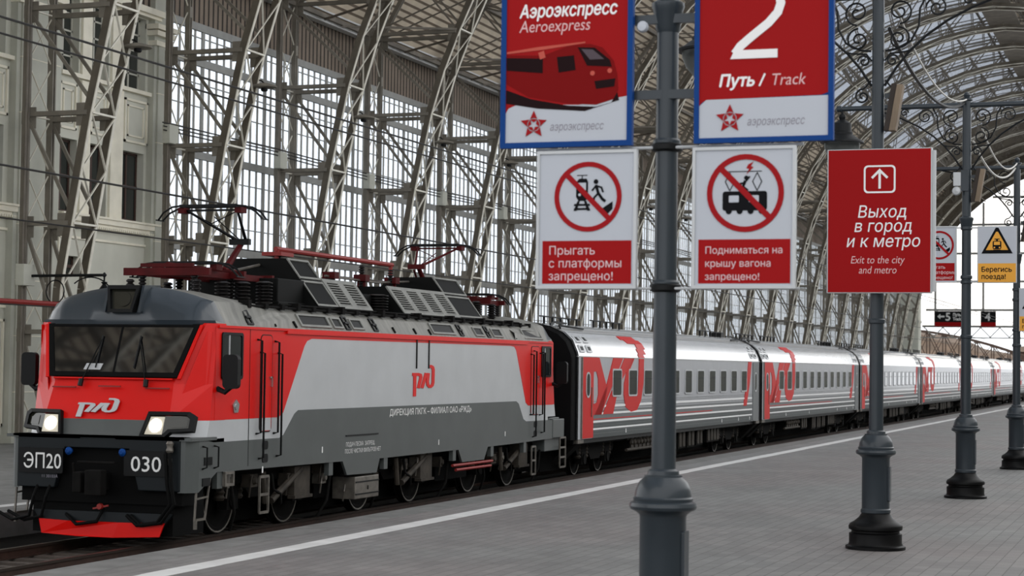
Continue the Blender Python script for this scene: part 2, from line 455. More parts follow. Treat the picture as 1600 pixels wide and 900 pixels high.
def rail(y, label):
    mb = MB()
    mb.bx(-25, 290, y-0.075, y+0.075, -0.18, -0.155).bx(-25, 290, y-0.012, y+0.012, -0.16, -0.04)
    mb.bx(-25, 290, y-0.037, y+0.037, -0.045, -0.002, 1)
    o = mb.build('rail', [M['rail'], M['rail_top']]); tag(o, label, 'rail', 'track rails')
rail(17.02, 'rusty steel rail beside the platform coping, under the train')
rail(18.74, 'rusty steel rail towards the far platform, under the train')
for k in range(30):
    xs_ = 21.2 + k*0.58
    mb = MB().prism([(-.13,-.36),(.13,-.36),(.10,-.185),(-.10,-.185)], lambda u,v,t,xs_=xs_: (xs_+u, t, v), 16.55, 19.2)
    o = mb.build('sleeper', M['sleeper']); tag(o, 'concrete sleeper crossing between the two rails ahead of and under the locomotive', 'sleeper', 'track sleepers')
mb = MB().bx(-25, 292, 15.3, 21.6, -0.56, -0.27); tag(mb.build('ground', M['ballast']), kind='structure')

# ================================================================ MASONRY WALL (left)
WY = 39.6
mb = MB()
opens = []
for x0 in (51.9, 61.65):
    for (a_, b_) in ((0, 1.3), (2.2, 3.45), (4.6, 6.25)):
        for (z0, z1) in ((8.75, 11.5), (14.05, 16.95)): opens.append((x0+a_, x0+b_, z0, z1))
    opens.append((x0-0.05, x0+1.7, 6.35, 7.1))
def wall_grid(mb, x0, x1, z0, z1, opens, y0, y1, m=0):
    xs_ = sorted({x0, x1} | {v for o in opens for v in o[:2] if x0 < v < x1})
    zs_ = sorted({z0, z1} | {v for o in opens for v in o[2:] if z0 < v < z1})
    for i in range(len(xs_)-1):
        run = None
        for j in range(len(zs_)-1):
            cx, cz = (xs_[i]+xs_[i+1])/2, (zs_[j]+zs_[j+1])/2
            hole = any(o[0] < cx < o[1] and o[2] < cz < o[3] for o in opens)
            if not hole: run = [zs_[j], zs_[j+1]] if run is None else [run[0], zs_[j+1]]
            if hole or j == len(zs_)-2:
                if run: mb.bx(xs_[i], xs_[i+1], y0, y1, run[0], run[1], m); run = None
wall_grid(mb, 46.0, 69.35, -0.5, 22.0, opens, WY, WY+0.6)
TN = 3
wl_ = mb.build('wall_left', M['plaster'], weld=False); tag(wl_, 'pale plastered station wall with tall windows', kind='structure')
for x0 in (46.3, 48.8, 58.45, 68.1):                                     # pilasters with capitals
    w_ = 1.25 if x0 != 58.45 else 2.9
    w_ = {46.3: 1.2, 48.8: 2.9, 58.45: 2.9, 68.1: 1.25}[x0]
    mb = MB().bx(x0, x0+w_, WY-0.28, WY+.05, -0.5, 22)
    mb.bx(x0+0.22, x0+w_-0.22, WY-0.36, WY+.05, 0.4, 16.0)
    mb.bx(x0-0.06, x0+w_+0.06, WY-0.46, WY+.05, -0.5, 0.5)
    for (h, e) in ((15.95, .05), (16.35, .12), (16.6, .2)): mb.bx(x0-e, x0+w_+e, WY-0.36-e, WY+.05, h, h+.2, 1)
    for zz in (2, 4, 6, 8, 10, 12, 14): mb.bx(x0+.2, x0+w_-.2, WY-.375, WY-.2, zz, zz+.03, 1)
    TN += 1; tag(mb.build('trim_%d' % TN, [M['plaster_shade'], M['plaster_light']]), 'fluted pilaster of the plastered station wall', kind='structure')
for i, x0 in enumerate((51.9, 61.65)):
    mb = MB().bx(x0-.15, x0+7.1, WY-.34, WY+.05, 8.42, 8.68).bx(x0-.1, x0+7.05, WY-.25, WY+.05, 8.3, 8.42).bx(x0-.12, x0+7.08, WY-.4, WY+.05, 8.62, 8.70)
    for k in range(48): mb.bx(x0-.1+k*.149, x0-.02+k*.149, WY-.3, WY+.05, 8.22, 8.31)
    mb.bx(x0-.1, x0+7.05, WY-.2, WY+.05, 13.85, 14.0).bx(x0-.1, x0+6.9, WY-.5, WY+.05, 17.1, 17.35).bx(x0-.1, x0+6.9, WY-.35, WY+.05, 16.98, 17.1)
    def frame(u0, u1, z0, z1, w_=.09, d=.07):
        mb.bx(u0, u1, WY-d, WY+.05, z0, z0+w_).bx(u0, u1, WY-d, WY+.05, z1-w_, z1).bx(u0, u0+w_, WY-d, WY+.05, z0, z1).bx(u1-w_, u1, WY-d, WY+.05, z0, z1)
    for (a_, b_) in ((0.0, 1.15), (2.15, 3.45), (4.65, 6.4)): frame(x0+a_, x0+b_, 11.85, 13.6); frame(x0+a_+.25, x0+b_-.25, 12.1, 13.35, .06, .05)
    frame(x0+.1, x0+6.75, 5.0, 7.85); frame(x0+.3, x0+6.5, .8, 4.6)
    for (a_, b_) in ((1.3, 2.2), (3.45, 4.6)): mb.bx(x0+a_+.12, x0+b_-.12, WY-.1, WY+.05, 8.7, 13.8).bx(x0+a_+.12, x0+b_-.12, WY-.1, WY+.05, 14.0, 17.0)
    TN += 1; tag(mb.build('trim_%d' % TN, M['plaster_light']), 'cream cornice and panel mouldings of the station wall', kind='structure')
wno = 0
def wall_window(o, style):
    global wno; wno += 1
    x0, x1, z0, z1 = o; mb = MB(); w_ = .09; y0, y1 = WY+.30, WY+.40
    mb.bx(x0, x1, y0, y1, z0, z0+w_).bx(x0, x1, y0, y1, z1-w_, z1).bx(x0, x0+w_, y0, y1, z0, z1).bx(x1-w_, x1, y0, y1, z0, z1)
    xm = (x0+x1)/2; mb.bx(xm-.05, xm+.05, y0, y1, z0, z1)
    if style == 'low': mb.bx(x0, x1, y0-.02, y1, z0+(z1-z0)*.5-.06, z0+(z1-z0)*.5+.06)
    elif style == 'high':
        for k in (.22, .55, .78): mb.bx(x0, x1, y0, y1, z0+(z1-z0)*k-.035, z0+(z1-z0)*k+.035)
    w = mb.build('window_%d' % wno, M['window_brown' if style == 'low' else 'window_white']); tag(w, kind='structure')
    MB().bx(x0+.02, x1-.02, WY+.34, WY+.36, z0+.02, z1-.02).build('pane', M['room_glass'], w)
    # the dim room behind the glass
    return w
for o in opens: wall_window(o, 'low' if o[2] < 9 else 'high')

# ================================================================ GLAZED WALL (left, bays between arches)
BAY, A0 = 9.93, 57.9
GY = 39.6
RAILS = (4.15, 8.05, 12.0, 15.95, 17.45)
def glazed_bay(x0, x1, n):
    mb = MB(); w = x1-x0; k = max(2, round(w/0.645)); p = w/k
    for i in range(k):
        xx = x0+i*p; big = (i % 5 == 0)
        mb.bx(xx-(.11 if big else .08), xx+(.11 if big else .08), GY-(.05 if big else .0), GY+.03, 1.2, 17.45)
    for z in RAILS: mb.bx(x0, x1, GY-.10, GY+.03, z-.22, z+.10)
    z = 1.2
    while z < 17.3:
        if min(abs(z-r) for r in RAILS) > .4: mb.bx(x0, x1, GY-.02, GY+.03, z-.022, z+.022)
        z += 0.985
    mb.bx(x0, x1, GY-.12, GY+.25, -0.5, 1.2)
    wdw = mb.build('window_%d' % n, M['mullion']); tag(wdw, kind='structure')
    MB().bx(x0, x1, GY+.04, GY+.055, 1.2, 17.4).build('pane', M['pane'], wdw)
xg = 69.35; wno_g = wno
nb = 0
while xg < HALL_END-1:
    x1 = min(HALL_END, A0 + BAY*(nb+2) + .77); nb += 1; wno_g += 1
    glazed_bay(xg, x1, wno_g); xg = x1
mb = MB().bx(46, HALL_END, GY-.05, GY+.1, 17.45, 19.75)
TN += 1; tag(mb.build('trim_%d' % TN, M['boards']), 'brown boarding above the glazing', kind='structure')
mb = MB().bx(46, HALL_END, 38.75, 39.75, 19.62, 19.72).bx(46, HALL_END, 38.7, 38.76, 19.45, 19.80).bx(46, HALL_END, 38.55, 38.6, 19.9, 19.98)
TN += 1; tag(mb.build('trim_%d' % TN, M['white_line']), 'pale gutter line under the roof boards', kind='structure')

# ================================================================ ROOF ARCHES
YC = 14.5
INNER = [(37.42,0.0),(37.07,5.7),(36.68,7.95),(36.02,11.8),(35.20,15.55),(34.55,17.7),(33.75,19.7),(32.75,21.9),(31.3,24.1),(29.5,26.1),(27.3,28.0),(25.0,29.5),(22.4,30.8),(19.8,31.8),(17.1,32.45),(YC,32.7)]
OUTER = [(38.5,0.0),(38.5,4.15),(38.5,7.95),(38.5,11.8),(38.5,15.55),(38.5,17.6),(38.5,19.6),(36.6,23.0),(34.3,26.1),(31.7,28.7),(28.9,30.8),(25.9,32.4),(23.0,33.6),(20.1,34.4),(17.3,34.9),(YC,35.1)]
def inner_y(z):
    for (y0, z0), (y1, z1) in zip(INNER, INNER[1:]):
        if z0 <= z <= z1: return y0+(y1-y0)*(z-z0)/(z1-z0)
    return INNER[-1][0]
def mir(P): return P + [(2*YC-y, z) for y, z in P[::-1][1:6]]
PW = 1.55
def make_arch(x0):
    r = empty('roof_arch', (x0, 38.5, 0))
    for pl in (0, PW):
        X = x0+pl
        mb = MB(); P = mir(INNER)
        # finer curve
        for (y0, z0), (y1, z1) in zip(P, P[1:]):
            mb.bar((X, y0, z0), (X, y1, z1), .30, .10, 0, (1,0,0))
            d = Vector((0, y1-y0, z1-z0)).normalized(); nrm = Vector((0, -d.z, d.y))
            if nrm.y > 0 and z1 > z0: nrm = -nrm
            o = nrm*.16
            mb.bar((X, y0+o.y, z0+o.z), (X, y1+o.y, z1+o.z), .035, .13, 1, (1,0,0))  # pale strip: light on the chord's hall-side edge put into the colour
        mb.build('inner_chord', [M['shaded_web'], M['lacing']], r)
        mb = MB(); P = mir(OUTER)
        for (y0, z0), (y1, z1) in zip(P, P[1:]):
            k_ = .22 if y0 > 36 else .13; mb.bar((X-.08, y0, z0), (X-.08, y1, z1), k_, .06, 0, (1,0,0)); mb.bar((X+.08, y0, z0), (X+.08, y1, z1), k_, .06, 0, (1,0,0))
        for (y0, z0) in P[:7]: mb.bx(X-.12, X+.12, y0-.12, y0+.12, z0-.35, z0+.1)
        mb.build('outer_chord', M['steel'], r)
        mb = MB()
        for z in (4.15, 7.95, 11.8, 15.55, 19.6):
            yi = inner_y(z)
            mb.bar((X-.07, 38.5, z), (X-.07, yi, z), .09, .16); mb.bar((X+.07, 38.5, z), (X+.07, yi, z), .09, .16)
            mb.bx(X-.02, X+.02, yi-.1, yi+.45, z-.45, z+.35); mb.bx(X-.02, X+.02, 38.1, 38.6, z-.5, z+.25)
        for z in (19.4, 15.4, 11.65, 7.8, 4.0):
            z2 = {19.4: 16.3, 15.4: 12.35, 11.65: 8.5, 7.8: 4.7, 4.0: 0.9}[z]
            mb.bar((X, 38.42, z), (X, inner_y(z2)+.1, z2), .09, .12)
        mb.build('strut', M['steel'], r)
        mb = MB(); n = len(INNER)
        for half in (0, 1):
            f = (lambda y: y) if not half else (lambda y: 2*YC-y)
            for i in range(6 if not half else n-6, n):
                a_, b_ = INNER[i], OUTER[i]
                mb.bar((X, f(a_[0]), a_[1]), (X, f(b_[0]), b_[1]), .08, .10)
                if i+1 < n:
                    c_, d_ = INNER[i+1], OUTER[i+1]
                    mb.bar((X, f(a_[0]), a_[1]), (X, f(d_[0]), d_[1]), .07, .09)
                    if i < 9: mb.bar((X, f(b_[0]), b_[1]), (X, f(c_[0]), c_[1]), .05, .07)
        mb.build('web', M['steel_dark'], r)
    def xlace(mb, P, w_, step, off):
        # evenly spaced X panels along a polyline between the two planes
        pts = []; 
        for (y0, z0), (y1, z1) in zip(P, P[1:]):
            L_ = math.hypot(y1-y0, z1-z0); k = max(1, round(L_/step))
            for i in range(k): pts.append((y0+(y1-y0)*i/k, z0+(z1-z0)*i/k))
        pts.append(P[-1])
        for i in range(len(pts)-1):
            (y0, z0), (y1, z1) = pts[i], pts[i+1]
            mb.bar((x0, y0+off, z0), (x0+PW, y1+off, z1), w_, w_*.5); mb.bar((x0+PW, y0+off, z0), (x0, y1+off, z1), w_, w_*.5)
            if i % 2 == 0: mb.bar((x0, y0+off, z0), (x0+PW, y0+off, z0), w_*1.6, w_)
    mb = MB(); xlace(mb, mir(INNER), .07, 1.95, -.16); mb.build('inner_lacing', M['lacing'], r)
    mb = MB(); xlace(mb, OUTER[:7], .05, 1.95, 0); mb.build('column_lacing', M['lacing'], r)
    mb = MB(); xlace(mb, mir(OUTER[6:]), .045, 3.2, 0); mb.build('roof_lacing', M['steel_dark'], r)
    # braces that carry the purlins towards the next arch
    for i in range(6, len(INNER)):
        for half in (0, 1):
            if half or i % 2 or i > 11: continue
            f = (lambda y: y) if not half else (lambda y: 2*YC-y)
            (yi, zi), (yo, zo) = INNER[i], OUTER[i]
            for a_, b_ in ((x0+PW, x0+PW+3.2), (x0, x0-3.2)): MB().bar((a_, f(yi), zi), (b_, f(yo), zo-.1), .08, .10).build('purlin_brace', M['steel_dark'], r)
            if i == 10: MB().bar((x0+PW, f(yi), zi), (x0+BAY, f(yi), zi), .10, .12).build('purlin', M['steel_dark'], r)
    return r
AG = 'lattice roof arches along the hall'
first = [
 'pale lattice roof arch standing in front of the plastered wall windows',
 'pale lattice roof arch rising behind the raised front pantograph of the locomotive',
 'pale lattice roof arch rising behind the front black roof hood of the locomotive',
 'pale lattice roof arch rising behind the gap between the two roof hoods',
 'pale lattice roof arch rising behind the rear raised pantograph']
far_lab = 'pale lattice arch in the crowded row past the signs towards the hall end'
mir_lab = 'lattice roof arch nearer than the locomotive, mirrored in its windscreen'
arch0 = make_arch(A0)
tag(arch0, first[0], 'roof arch', AG)
for n in list(range(1, 23)) + list(range(-7, 0)):
    o = dup(arch0, (A0+BAY*n, 38.5, 0))
    o['label'] = first[n] if 0 < n < len(first) else (far_lab if n > 0 else mir_lab)

# ---- roof skin
D0 = [(39.4,19.66),(38.9,19.8),(36.75,23.25),(34.45,26.35),(31.85,28.95)]
G0 = [(31.85,28.95),(29.0,31.05),(26.0,32.65),(23.05,33.85),(20.1,34.7),(17.3,35.15),(16.0,35.25)]
RIDGE = [(16.0,35.25),(YC,35.45),(13.0,35.25)]
G1 = [(13.0,35.25),(11.7,35.15),(8.9,34.7),(5.95,33.85),(3.0,32.65)]
XA, XB = -12.0, HALL_END
def skin(P, name, m, th=.05, XA=-12.0):
    mb = MB()
    up_ = [(y, z+th) for y, z in P]
    poly = P + up_[::-1]
    n = len(P)
    for i in range(n-1):
        mb.prism([P[i], P[i+1], up_[i+1], up_[i]], lambda u, v, t: (t, u, v), XA, XB)
    o = mb.build(name, m); tag(o, kind='structure'); return o
skin(D0, 'ceiling', M['deck'])
skin(G0, 'ceiling', M['skylight'], .02)
skin(G1, 'ceiling', M['skylight'], .02)
skin(RIDGE, 'ceiling', M['deck'])
mb = MB().bx(-25, HALL_END, -10.6, -10.0, -.5, 9.0)  # opaque stand-in for the right wall, out of view, added to cut low light
for k in range(32): mb.bx(-24+k*BAY, -22.5+k*BAY, -10.0, -9.7, -.5, 9.0, 1)
tag(mb.build('wall_right_light_block', [M['plaster_shade'], M['plaster']]), 'unseen solid wall added on the right to block low side light', kind='structure')
for (y, z) in OUTER[6:] + [(2*YC-y, z) for y, z in OUTER[11:-1]]:
    mb = MB().bar((XA, y, z+.04), (XB, y, z+.04), .16, .20)
    TN += 1; tag(mb.build('trim_%d' % TN, M['steel_dark']), 'long steel purlin under the roof', kind='structure')
mb = MB()                                                           # glazing bars of the skylight
xx = XA
while xx < XB:
    for P in (G0, G1):
        for (y0, z0), (y1, z1) in zip(P, P[1:]): mb.bar((xx, y0, z0-.03), (xx, y1, z1-.03), .07, .08)
    xx += BAY/3
for P in (G0, G1):
    for (y0, z0), (y1, z1) in zip(P, P[1:]):
        for k in (): mb.bar((XA, y0+(y1-y0)*k, z0+(z1-z0)*k-.03), (XB, y0+(y1-y0)*k, z0+(z1-z0)*k-.03), .045, .045)
TN += 1; tag(mb.build('trim_%d' % TN, M['steel_dark']), 'thin glazing bars of the skylight', kind='structure')
mb = MB().bx(XA, XB, 13.2, 15.8, 32.95, 33.05)                        # maintenance walkway under the ridge
for k in range(60):
    xx = XA+k*5; mb.bar((xx, 13.2, 33), (xx, 13.2, 34.1), .05).bar((xx, 13.2, 33), (xx, YC, 35.2), .06)
mb.bar((XA, 13.2, 34.1), (XB, 13.2, 34.1), .05).bar((XA, 13.2, 33.55), (XB, 13.2, 33.55), .04)
tag(mb.build('roof_walkway', M['steel_dark']), 'dark maintenance walkway hung under the roof ridge', 'walkway')

mb = MB()
for X_ in (HALL_END-.9, HALL_END-BAY-1.2):                             # plated gable arches at the hall end
    PI_, PO_ = INNER, OUTER
    for i in range(5, len(INNER)-1):
        mb.prism([PI_[i], PI_[i+1], PO_[i+1], PO_[i]], lambda u, v, t: (t, u, v), X_, X_+.08)
        mb.prism([(2*YC-y, z) for y, z in (PI_[i], PI_[i+1], PO_[i+1], PO_[i])], lambda u, v, t: (t, u, v), X_, X_+.08)
tag(mb.build('wall_far', M['deck_dark']), 'dark plated gable arches at the far end of the hall', kind='structure')
skin([(y, z-.25) for y, z in G0], 'ceiling', M['deck_dark'], .05, HALL_END-46)
# ================================================================ END OF THE HALL
XE = HALL_END
def arch_z(y):
    P = mir(INNER)
    for (y0, z0), (y1, z1) in zip(P, P[1:]):
        if y1 <= y <= y0: return z0+(z1-z0)*(y0-y)/(y0-y1)
    return 0
mb = MB()
yy = [34.4-6.85*k for k in range(6)]
for y in yy: mb.bar((XE, y, 9.7), (XE, y, arch_z(y)), .28, .3)
for z in (9.75, 12.15, 16.3, 20.4, 24.6, 28.6): 
    w_ = [y for y in [i*.25-4 for i in range(170)] if arch_z(y) > z]
    mb.bar((XE, max(w_), z), (XE, min(w_), z), .28 if z > 10 else .5, .3)
for k in range(14):                                                  # bottom lattice girder
    y = 36-2.7*k; mb.bar((XE, y, 9.6), (XE, y-1.35, 8.2), .14).bar((XE, y-1.35, 8.2), (XE, y-2.7, 9.6), .14)
mb.bar((XE, 36.5, 8.1), (XE, -2, 8.1), .16)
wend = mb.build('window_60', M['mullion']); tag(wend, 'tall glazed screen closing the far end of the hall', kind='structure')
mb = MB()
ys = [i*.75-4 for i in range(55)]
mb.prism([(y, 9.7) for y in (ys[0], ys[-1])] and [(ys[0], 9.7)] + [(y, max(9.71, arch_z(y))) for y in ys if arch_z(y) > 9.7] + [(36.4, 9.7)], lambda u, v, t: (t, u, v), XE+.1, XE+.12)
mb.build('pane', M['endglass'], wend)
mb = MB().bx(XE-2, XE+1.2, 36.6, 40.2, -.5, 15.5).bx(XE-2.1, XE+1.3, 36.5, 40.3, 10.2, 10.6).bx(XE-2.1, XE+1.3, 36.5, 40.3, 5.2, 5.5)
tag(mb.build('wall_left', M['plaster_shade']), 'pale pier closing the far end of the glazed wall', kind='structure')
def track_board(y0, y1, num, small, arrow, label):
    r = empty('track_board', (XE-.5, (y0+y1)/2, 9.9)); tag(r, label, 'sign', 'platform number boards at the hall end')
    MB().bx(XE-.6, XE-.4, y1, y0, 10.35, 11.95).build('board', M['black'], r)
    MB().bx(XE-.62, XE-.42, y1, y0, 9.75, 10.35).build('strip', M['sign_red'], r)
    fn = face_fn(XE-.61, y0, 10.52); mb = MB()
    if arrow:
        mb.prism([(.35,.65),(.8,1.05),(.8,.25)], fn, 0, .01).prism([(.78,.52),(1.4,.52),(1.4,.78),(.78,.78)], fn, 0, .01)
        b2 = MB(); put_text(b2, num, 1.6, fn, .012, 1.5, .08, bold=.04); b2.build('numeral', M['white'], r)
        b2 = MB(); put_text(b2, small[0], .62, fn, .012, 2.6, .70, bold=.025, xs=.8); put_text(b2, small[1], .62, fn, .012, 2.6, .10, bold=.025, xs=.8); b2.build('lettering', M['white'], r)
    else: put_text(mb, num, 1.6, fn, .012, (y0-y1)*.28, .08, bold=.04)
    mb.build('arrow' if arrow else 'numeral', M['white'], r)
    for y in (y0-.3, y1+.3): MB().bar((XE-.4, y, 9.9), (XE-.1, y, 12.2), .08).build('bracket', M['black'], r)
track_board(34.4, 30.35, '5', ('Путь', 'Track'), True, 'black track number board with arrow and 5 above a red strip, far end')
track_board(27.85, 25.7, '4', None, False, 'small black track number board reading 4 at the far end of the hall')

# beyond the hall
mb = MB()
random.seed(5)
rows = []
for i in range(26):
    t = i/25; y = 64-62*t
    h = 6.0*math.exp(-((t-.10)/.24)**2) + 6.3 + random.uniform(-.3,.3)
    rows.append([(430, y, -.5), (432, y, h*.55), (445, y, h*.9+random.uniform(-.4,.4)), (470, y, h+random.uniform(-.5,.5)), (520, y, h*.8)])
mb.loft(rows)
tag(mb.build('hill', M['brown']), kind='structure')
r = empty('railway_bridge', (395, 45, 0)); tag(r, 'brown steel girder bridge with a curved top chord beyond the hall end', 'bridge')
mb = MB(); top = []; bot = []
for i in range(11):
    y = 62-3.2*i; t = i/10; top.append((395, y, 6.3+5.6*(1-t**2.2))); bot.append((395, y, 4.6))
for dx in (0, 5):
    mb = MB(); mb2 = MB()
    for i in range(10):
        sft = lambda p, dx=dx: (p[0]+dx, p[1], p[2])
        mb.bar(sft(top[i]), sft(top[i+1]), .5); mb.bar(sft(bot[i]), sft(bot[i+1]), .5)
        mb2.bar(sft(top[i]), sft(bot[i]), .22); mb2.bar(sft(top[i]), sft(bot[i+1]), .18); mb2.bar(sft(bot[i]), sft(top[i+1]), .12)
    mb.build('chord', M['bridge_steel'], r); mb2.build('lattice', M['bridge_steel'], r)
MB().bx(394, 401, 29, 63, 4.0, 4.6).build('deck', M['brown'], r)
for y in (60, 46, 31): MB().bx(396, 399, y-.8, y+.8, -.5, 4.2).build('pier', M['brickred'], r)
r = empty('brick_building', (410, 20, 0)); tag(r, 'long low reddish brick building beyond the end of the hall', 'building')
MB().bx(408, 420, 4, 33, -.5, 7.4).build('wall', M['brickred'], r)
MB().prism([(407,7.4),(421,7.4),(414,8.6)], lambda u,v,t: (u,t,v), 3.6, 33.4).build('roof', M['brown'], r)
for k in range(9): MB().bx(407.9, 408.1, 6+k*3, 7.4+k*3, 3.4, 5.4).build('window', M['room_glass'], r)

# ================================================================ LOCOMOTIVE
YT, HW = 17.88, 1.78
YN = YT - HW                                     # side facing the platform (16.10)
X0L, X1L = 29.3, 50.3
loco = empty('locomotive', (39.8, YT, 0))
tag(loco, 'red and grey electric locomotive standing at the platform, headlamps lit', 'locomotive')
XM = X0L + X1L
def P3(b, name, m, parent=None, **k): return b.build(name, m, parent or loco, **k)

# ---- main body between the cabs
prof = [(YT-HW,1.24),(YT-HW,3.83),(YT-HW+.05,3.90),(YT-HW+.20,4.14),(YT-HW+.36,4.25),(YT-.8,4.31),(YT+.8,4.31),(YT+HW-.36,4.25),(YT+HW-.20,4.14),(YT+HW-.05,3.90),(YT+HW,3.83),(YT+HW,1.24)]
mb = MB()
for i in range(len(prof)):
    j = (i+1) % len(prof); a_, b_ = prof[i], prof[j]
    low = i in (0, len(prof)-2)
    mt = 0 if i in (0, 10, 11) else 1
    mb.add([(30.6,*a_),(49.0,*a_),(49.0,*b_),(30.6,*b_)], [(0,1,2,3)], mt)
P3(mb, 'body', [M['lgrey'], M['roofgrey']])

def cab(mirror):
    fx = (lambda x: XM - x) if mirror else (lambda x: x)
    yc = YT
    ZR = [(1.84,29.42,1.28,29.95),(2.16,29.53,1.25,30.05),(2.80,29.76,1.20,30.15),(3.40,29.97,1.44,30.22),(3.87,30.14,1.62,30.27)]
    mb = MB()
    for (z0, xf0, w0, xs0), (z1, xf1, w1, xs1) in zip(ZR, ZR[1:]):
        m = 1 if z1 < 2.2 else 0
        for sg in (-1, 1):
            A = [(fx(xf0), yc, z0), (fx(xf0+.03), yc+sg*w0, z0), (fx(xs0), yc+sg*HW, z0), (fx(30.6), yc+sg*HW, z0)]
            B = [(fx(xf1), yc, z1), (fx(xf1+.03), yc+sg*w1, z1), (fx(xs1), yc+sg*HW, z1), (fx(30.6), yc+sg*HW, z1)]
            for k in range(3):
                mm = m
                if m == 1 and k == 0: mm = 2
                mb.add([A[k], A[k+1], B[k+1], B[k]], [(0,1,2,3)], mm)
    P3(mb, 'cab', [M['red'], M['lgrey'], M['dgrey']], weld=True)
    # roof cowl over the windscreen
    ts = [i/10-1 for i in range(21)]
    rows = []
    for (xf, zf, dx) in ((30.07, 3.83, 0), (30.04, 3.92, .0), (30.12, None, .45), (30.26, None, .85), (30.40, None, 1.0), (31.3, None, 1.0), (33.3, 'r', 1.0)):
        row = []
        for t in ts:
            y = yc + t*1.74; e = abs(t)
            ridge = 4.53 - .33*e**2.2
            if e > .93: ridge -= (e-.93)*4.5
            body = 4.31 - (.0 if e < .5 else .28*((e-.5)/.5)**2)
            z = zf if isinstance(zf, float) else (body if zf == 'r' else 3.92+(ridge-3.92)*dx)
            xx = xf + (.22*max(0, e-.80)/.2 if xf < 31 else 0)
            row.append((fx(xx), y, z))
        rows.append(row)
    mb = MB(); mb.loft(rows[:5], 0, True); mb.loft(rows[4:], 1, True)
    for sg in (0, -1):
        pts = [r[sg] for r in rows]; yy = yc + (-HW if sg == 0 else HW)
        low = [(p[0], yy, 3.83) for p in pts]
        mb.loft([pts, low], 1, False)
    P3(mb, 'cab_roof', [M['visor'], M['roofgrey']])
    return fx
fx0 = cab(False); fx1 = cab(True)

# ---- livery: red with a raised grey trapezoid, dark grey skirt
s = side_fn(YN)
RP = [(30.22,2.165),(32.75,2.165),(32.95,2.25),(33.83,3.52),(33.95,3.62),(34.15,3.665),(45.95,3.69),(46.2,3.67),(46.35,3.58),(47.15,2.24),(47.35,2.16),(49.4,2.155),(49.4,3.83),(30.22,3.83)]
mb = MB().prism(RP, s, 0, .004)
P3(mb, 'red_livery', M['red'])
DP = [(29.95,1.25),(30.05,1.775),(32.8,1.775),(32.98,1.83),(33.44,2.22),(33.6,2.285),(46.4,2.285),(46.6,2.22),(46.98,1.82),(47.2,1.755),(49.6,1.745),(49.65,1.25),(46.42,1.21),(44.32,1.20),(44.06,.90),(42.56,.90),(42.30,1.20),(37.61,1.19),(37.46,.90),(35.94,.92),(35.71,1.21)]
mb = MB().prism(DP, s, -.05, .005)
P3(mb, 'dark_skirt', M['dgrey'])
mb = MB().prism(DP, lambda u, v, t: (u, YT+HW+t, v), -.05, .005); P3(mb, 'dark_skirt', M['dgrey'])
mb = MB().prism(RP, lambda u, v, t: (u, YT+HW+t, v), 0, .004); P3(mb, 'red_livery', M['red'])
mb = MB().bx(30.3, 49.3, YN-.03, YN+.01, 3.795, 3.84).bx(33.0, 47.2, YN-.045, YN+.01, 3.74, 3.80)
P3(mb, 'gutter_strip', M['red'])
for x in (31.53, 39.6, 40.33):
    mb = MB()
    if x < 35: mb.bx(x-.008, x+.008, YN-.008, YN, 1.3, 3.83)
    else: mb.bx(x-.025, x+.025, YN-.02, YN, 3.1, 3.76)
    P3(mb, 'panel_seam' if x < 35 else 'rain_strip', M['black'])
P3(MB().bx(35.84, 37.5, YN-.02, YN, 1.705, 1.735), 'skirt_lip', M['black'])

# ---- railway emblem
def emblem(mb, fn, t0, t1, sc, u0, v0, sh=0.0, m=0, xs=1.0):
    g = lambda u, v, t: fn(u0+(u+sh*v)*sc*xs, v0+v*sc, t)
    w = .20
    mb.ribbon([(-.08,.91),(.36,.91),(.50,.86),(.53,.72),(.36,.0)], w, g, t0, t1, m)
    mb.ribbon([(.10,.91),(.10,-.54)], w, g, t0, t1, m)
    mb.ribbon([(.62,.0),(.90,1.0)], w, g, t0, t1, m)
    mb.ribbon([(1.07,1.0),(1.00,.42),(1.04,.20),(1.14,.10),(1.26,.10),(1.36,.18),(1.41,.36),(1.42,1.20),(1.37,1.38),(1.26,1.45),(1.07,1.45)], w, g, t0, t1, m)
    mb.ribbon([(.90,.92),(1.10,.92)], w*.8, g, t0, t1, m)
mb = MB(); emblem(mb, s, .004, .014, .335, 39.42, 2.665, xs=2.5)
P3(mb, 'emblem', M['red'])
mb = MB(); put_text(mb, 'ДИРЕКЦИЯ ПКГК – ФИЛИАЛ ОАО «РЖД»', .19, s, .009, 38.1, 2.085, bold=.003, xs=1.31)
P3(mb, 'side_lettering', M['white']); mb = MB()
put_text(mb, 'ПОДАЧ ПЕСКА  ЗАПРЕЩ.', .12, s, .009, 35.85, 1.50, xs=1.0); put_text(mb, 'ПОСЛЕ ЧИСТКИ ФИЛЬТРОВ НЕТ', .12, s, .009, 35.8, 1.36, xs=.95)
P3(mb, 'small_lettering', M['white'])
for x, z in ((34.7,1.42),(41.0,1.36),(45.55,1.42),(32.1,1.15)): P3(MB().bx(x, x+.045, YN-.008, YN, z, z+.12), 'lifting_mark', M['white'])
mb = MB().prism(circle(30.99, 2.39, .13, 5, PI/2, PI/2+2*PI), s, .004, .03); mb.prism(circle(30.99, 2.385, .06, 10), s, .03, .045)
P3(mb, 'side_badge', M['chrome'])

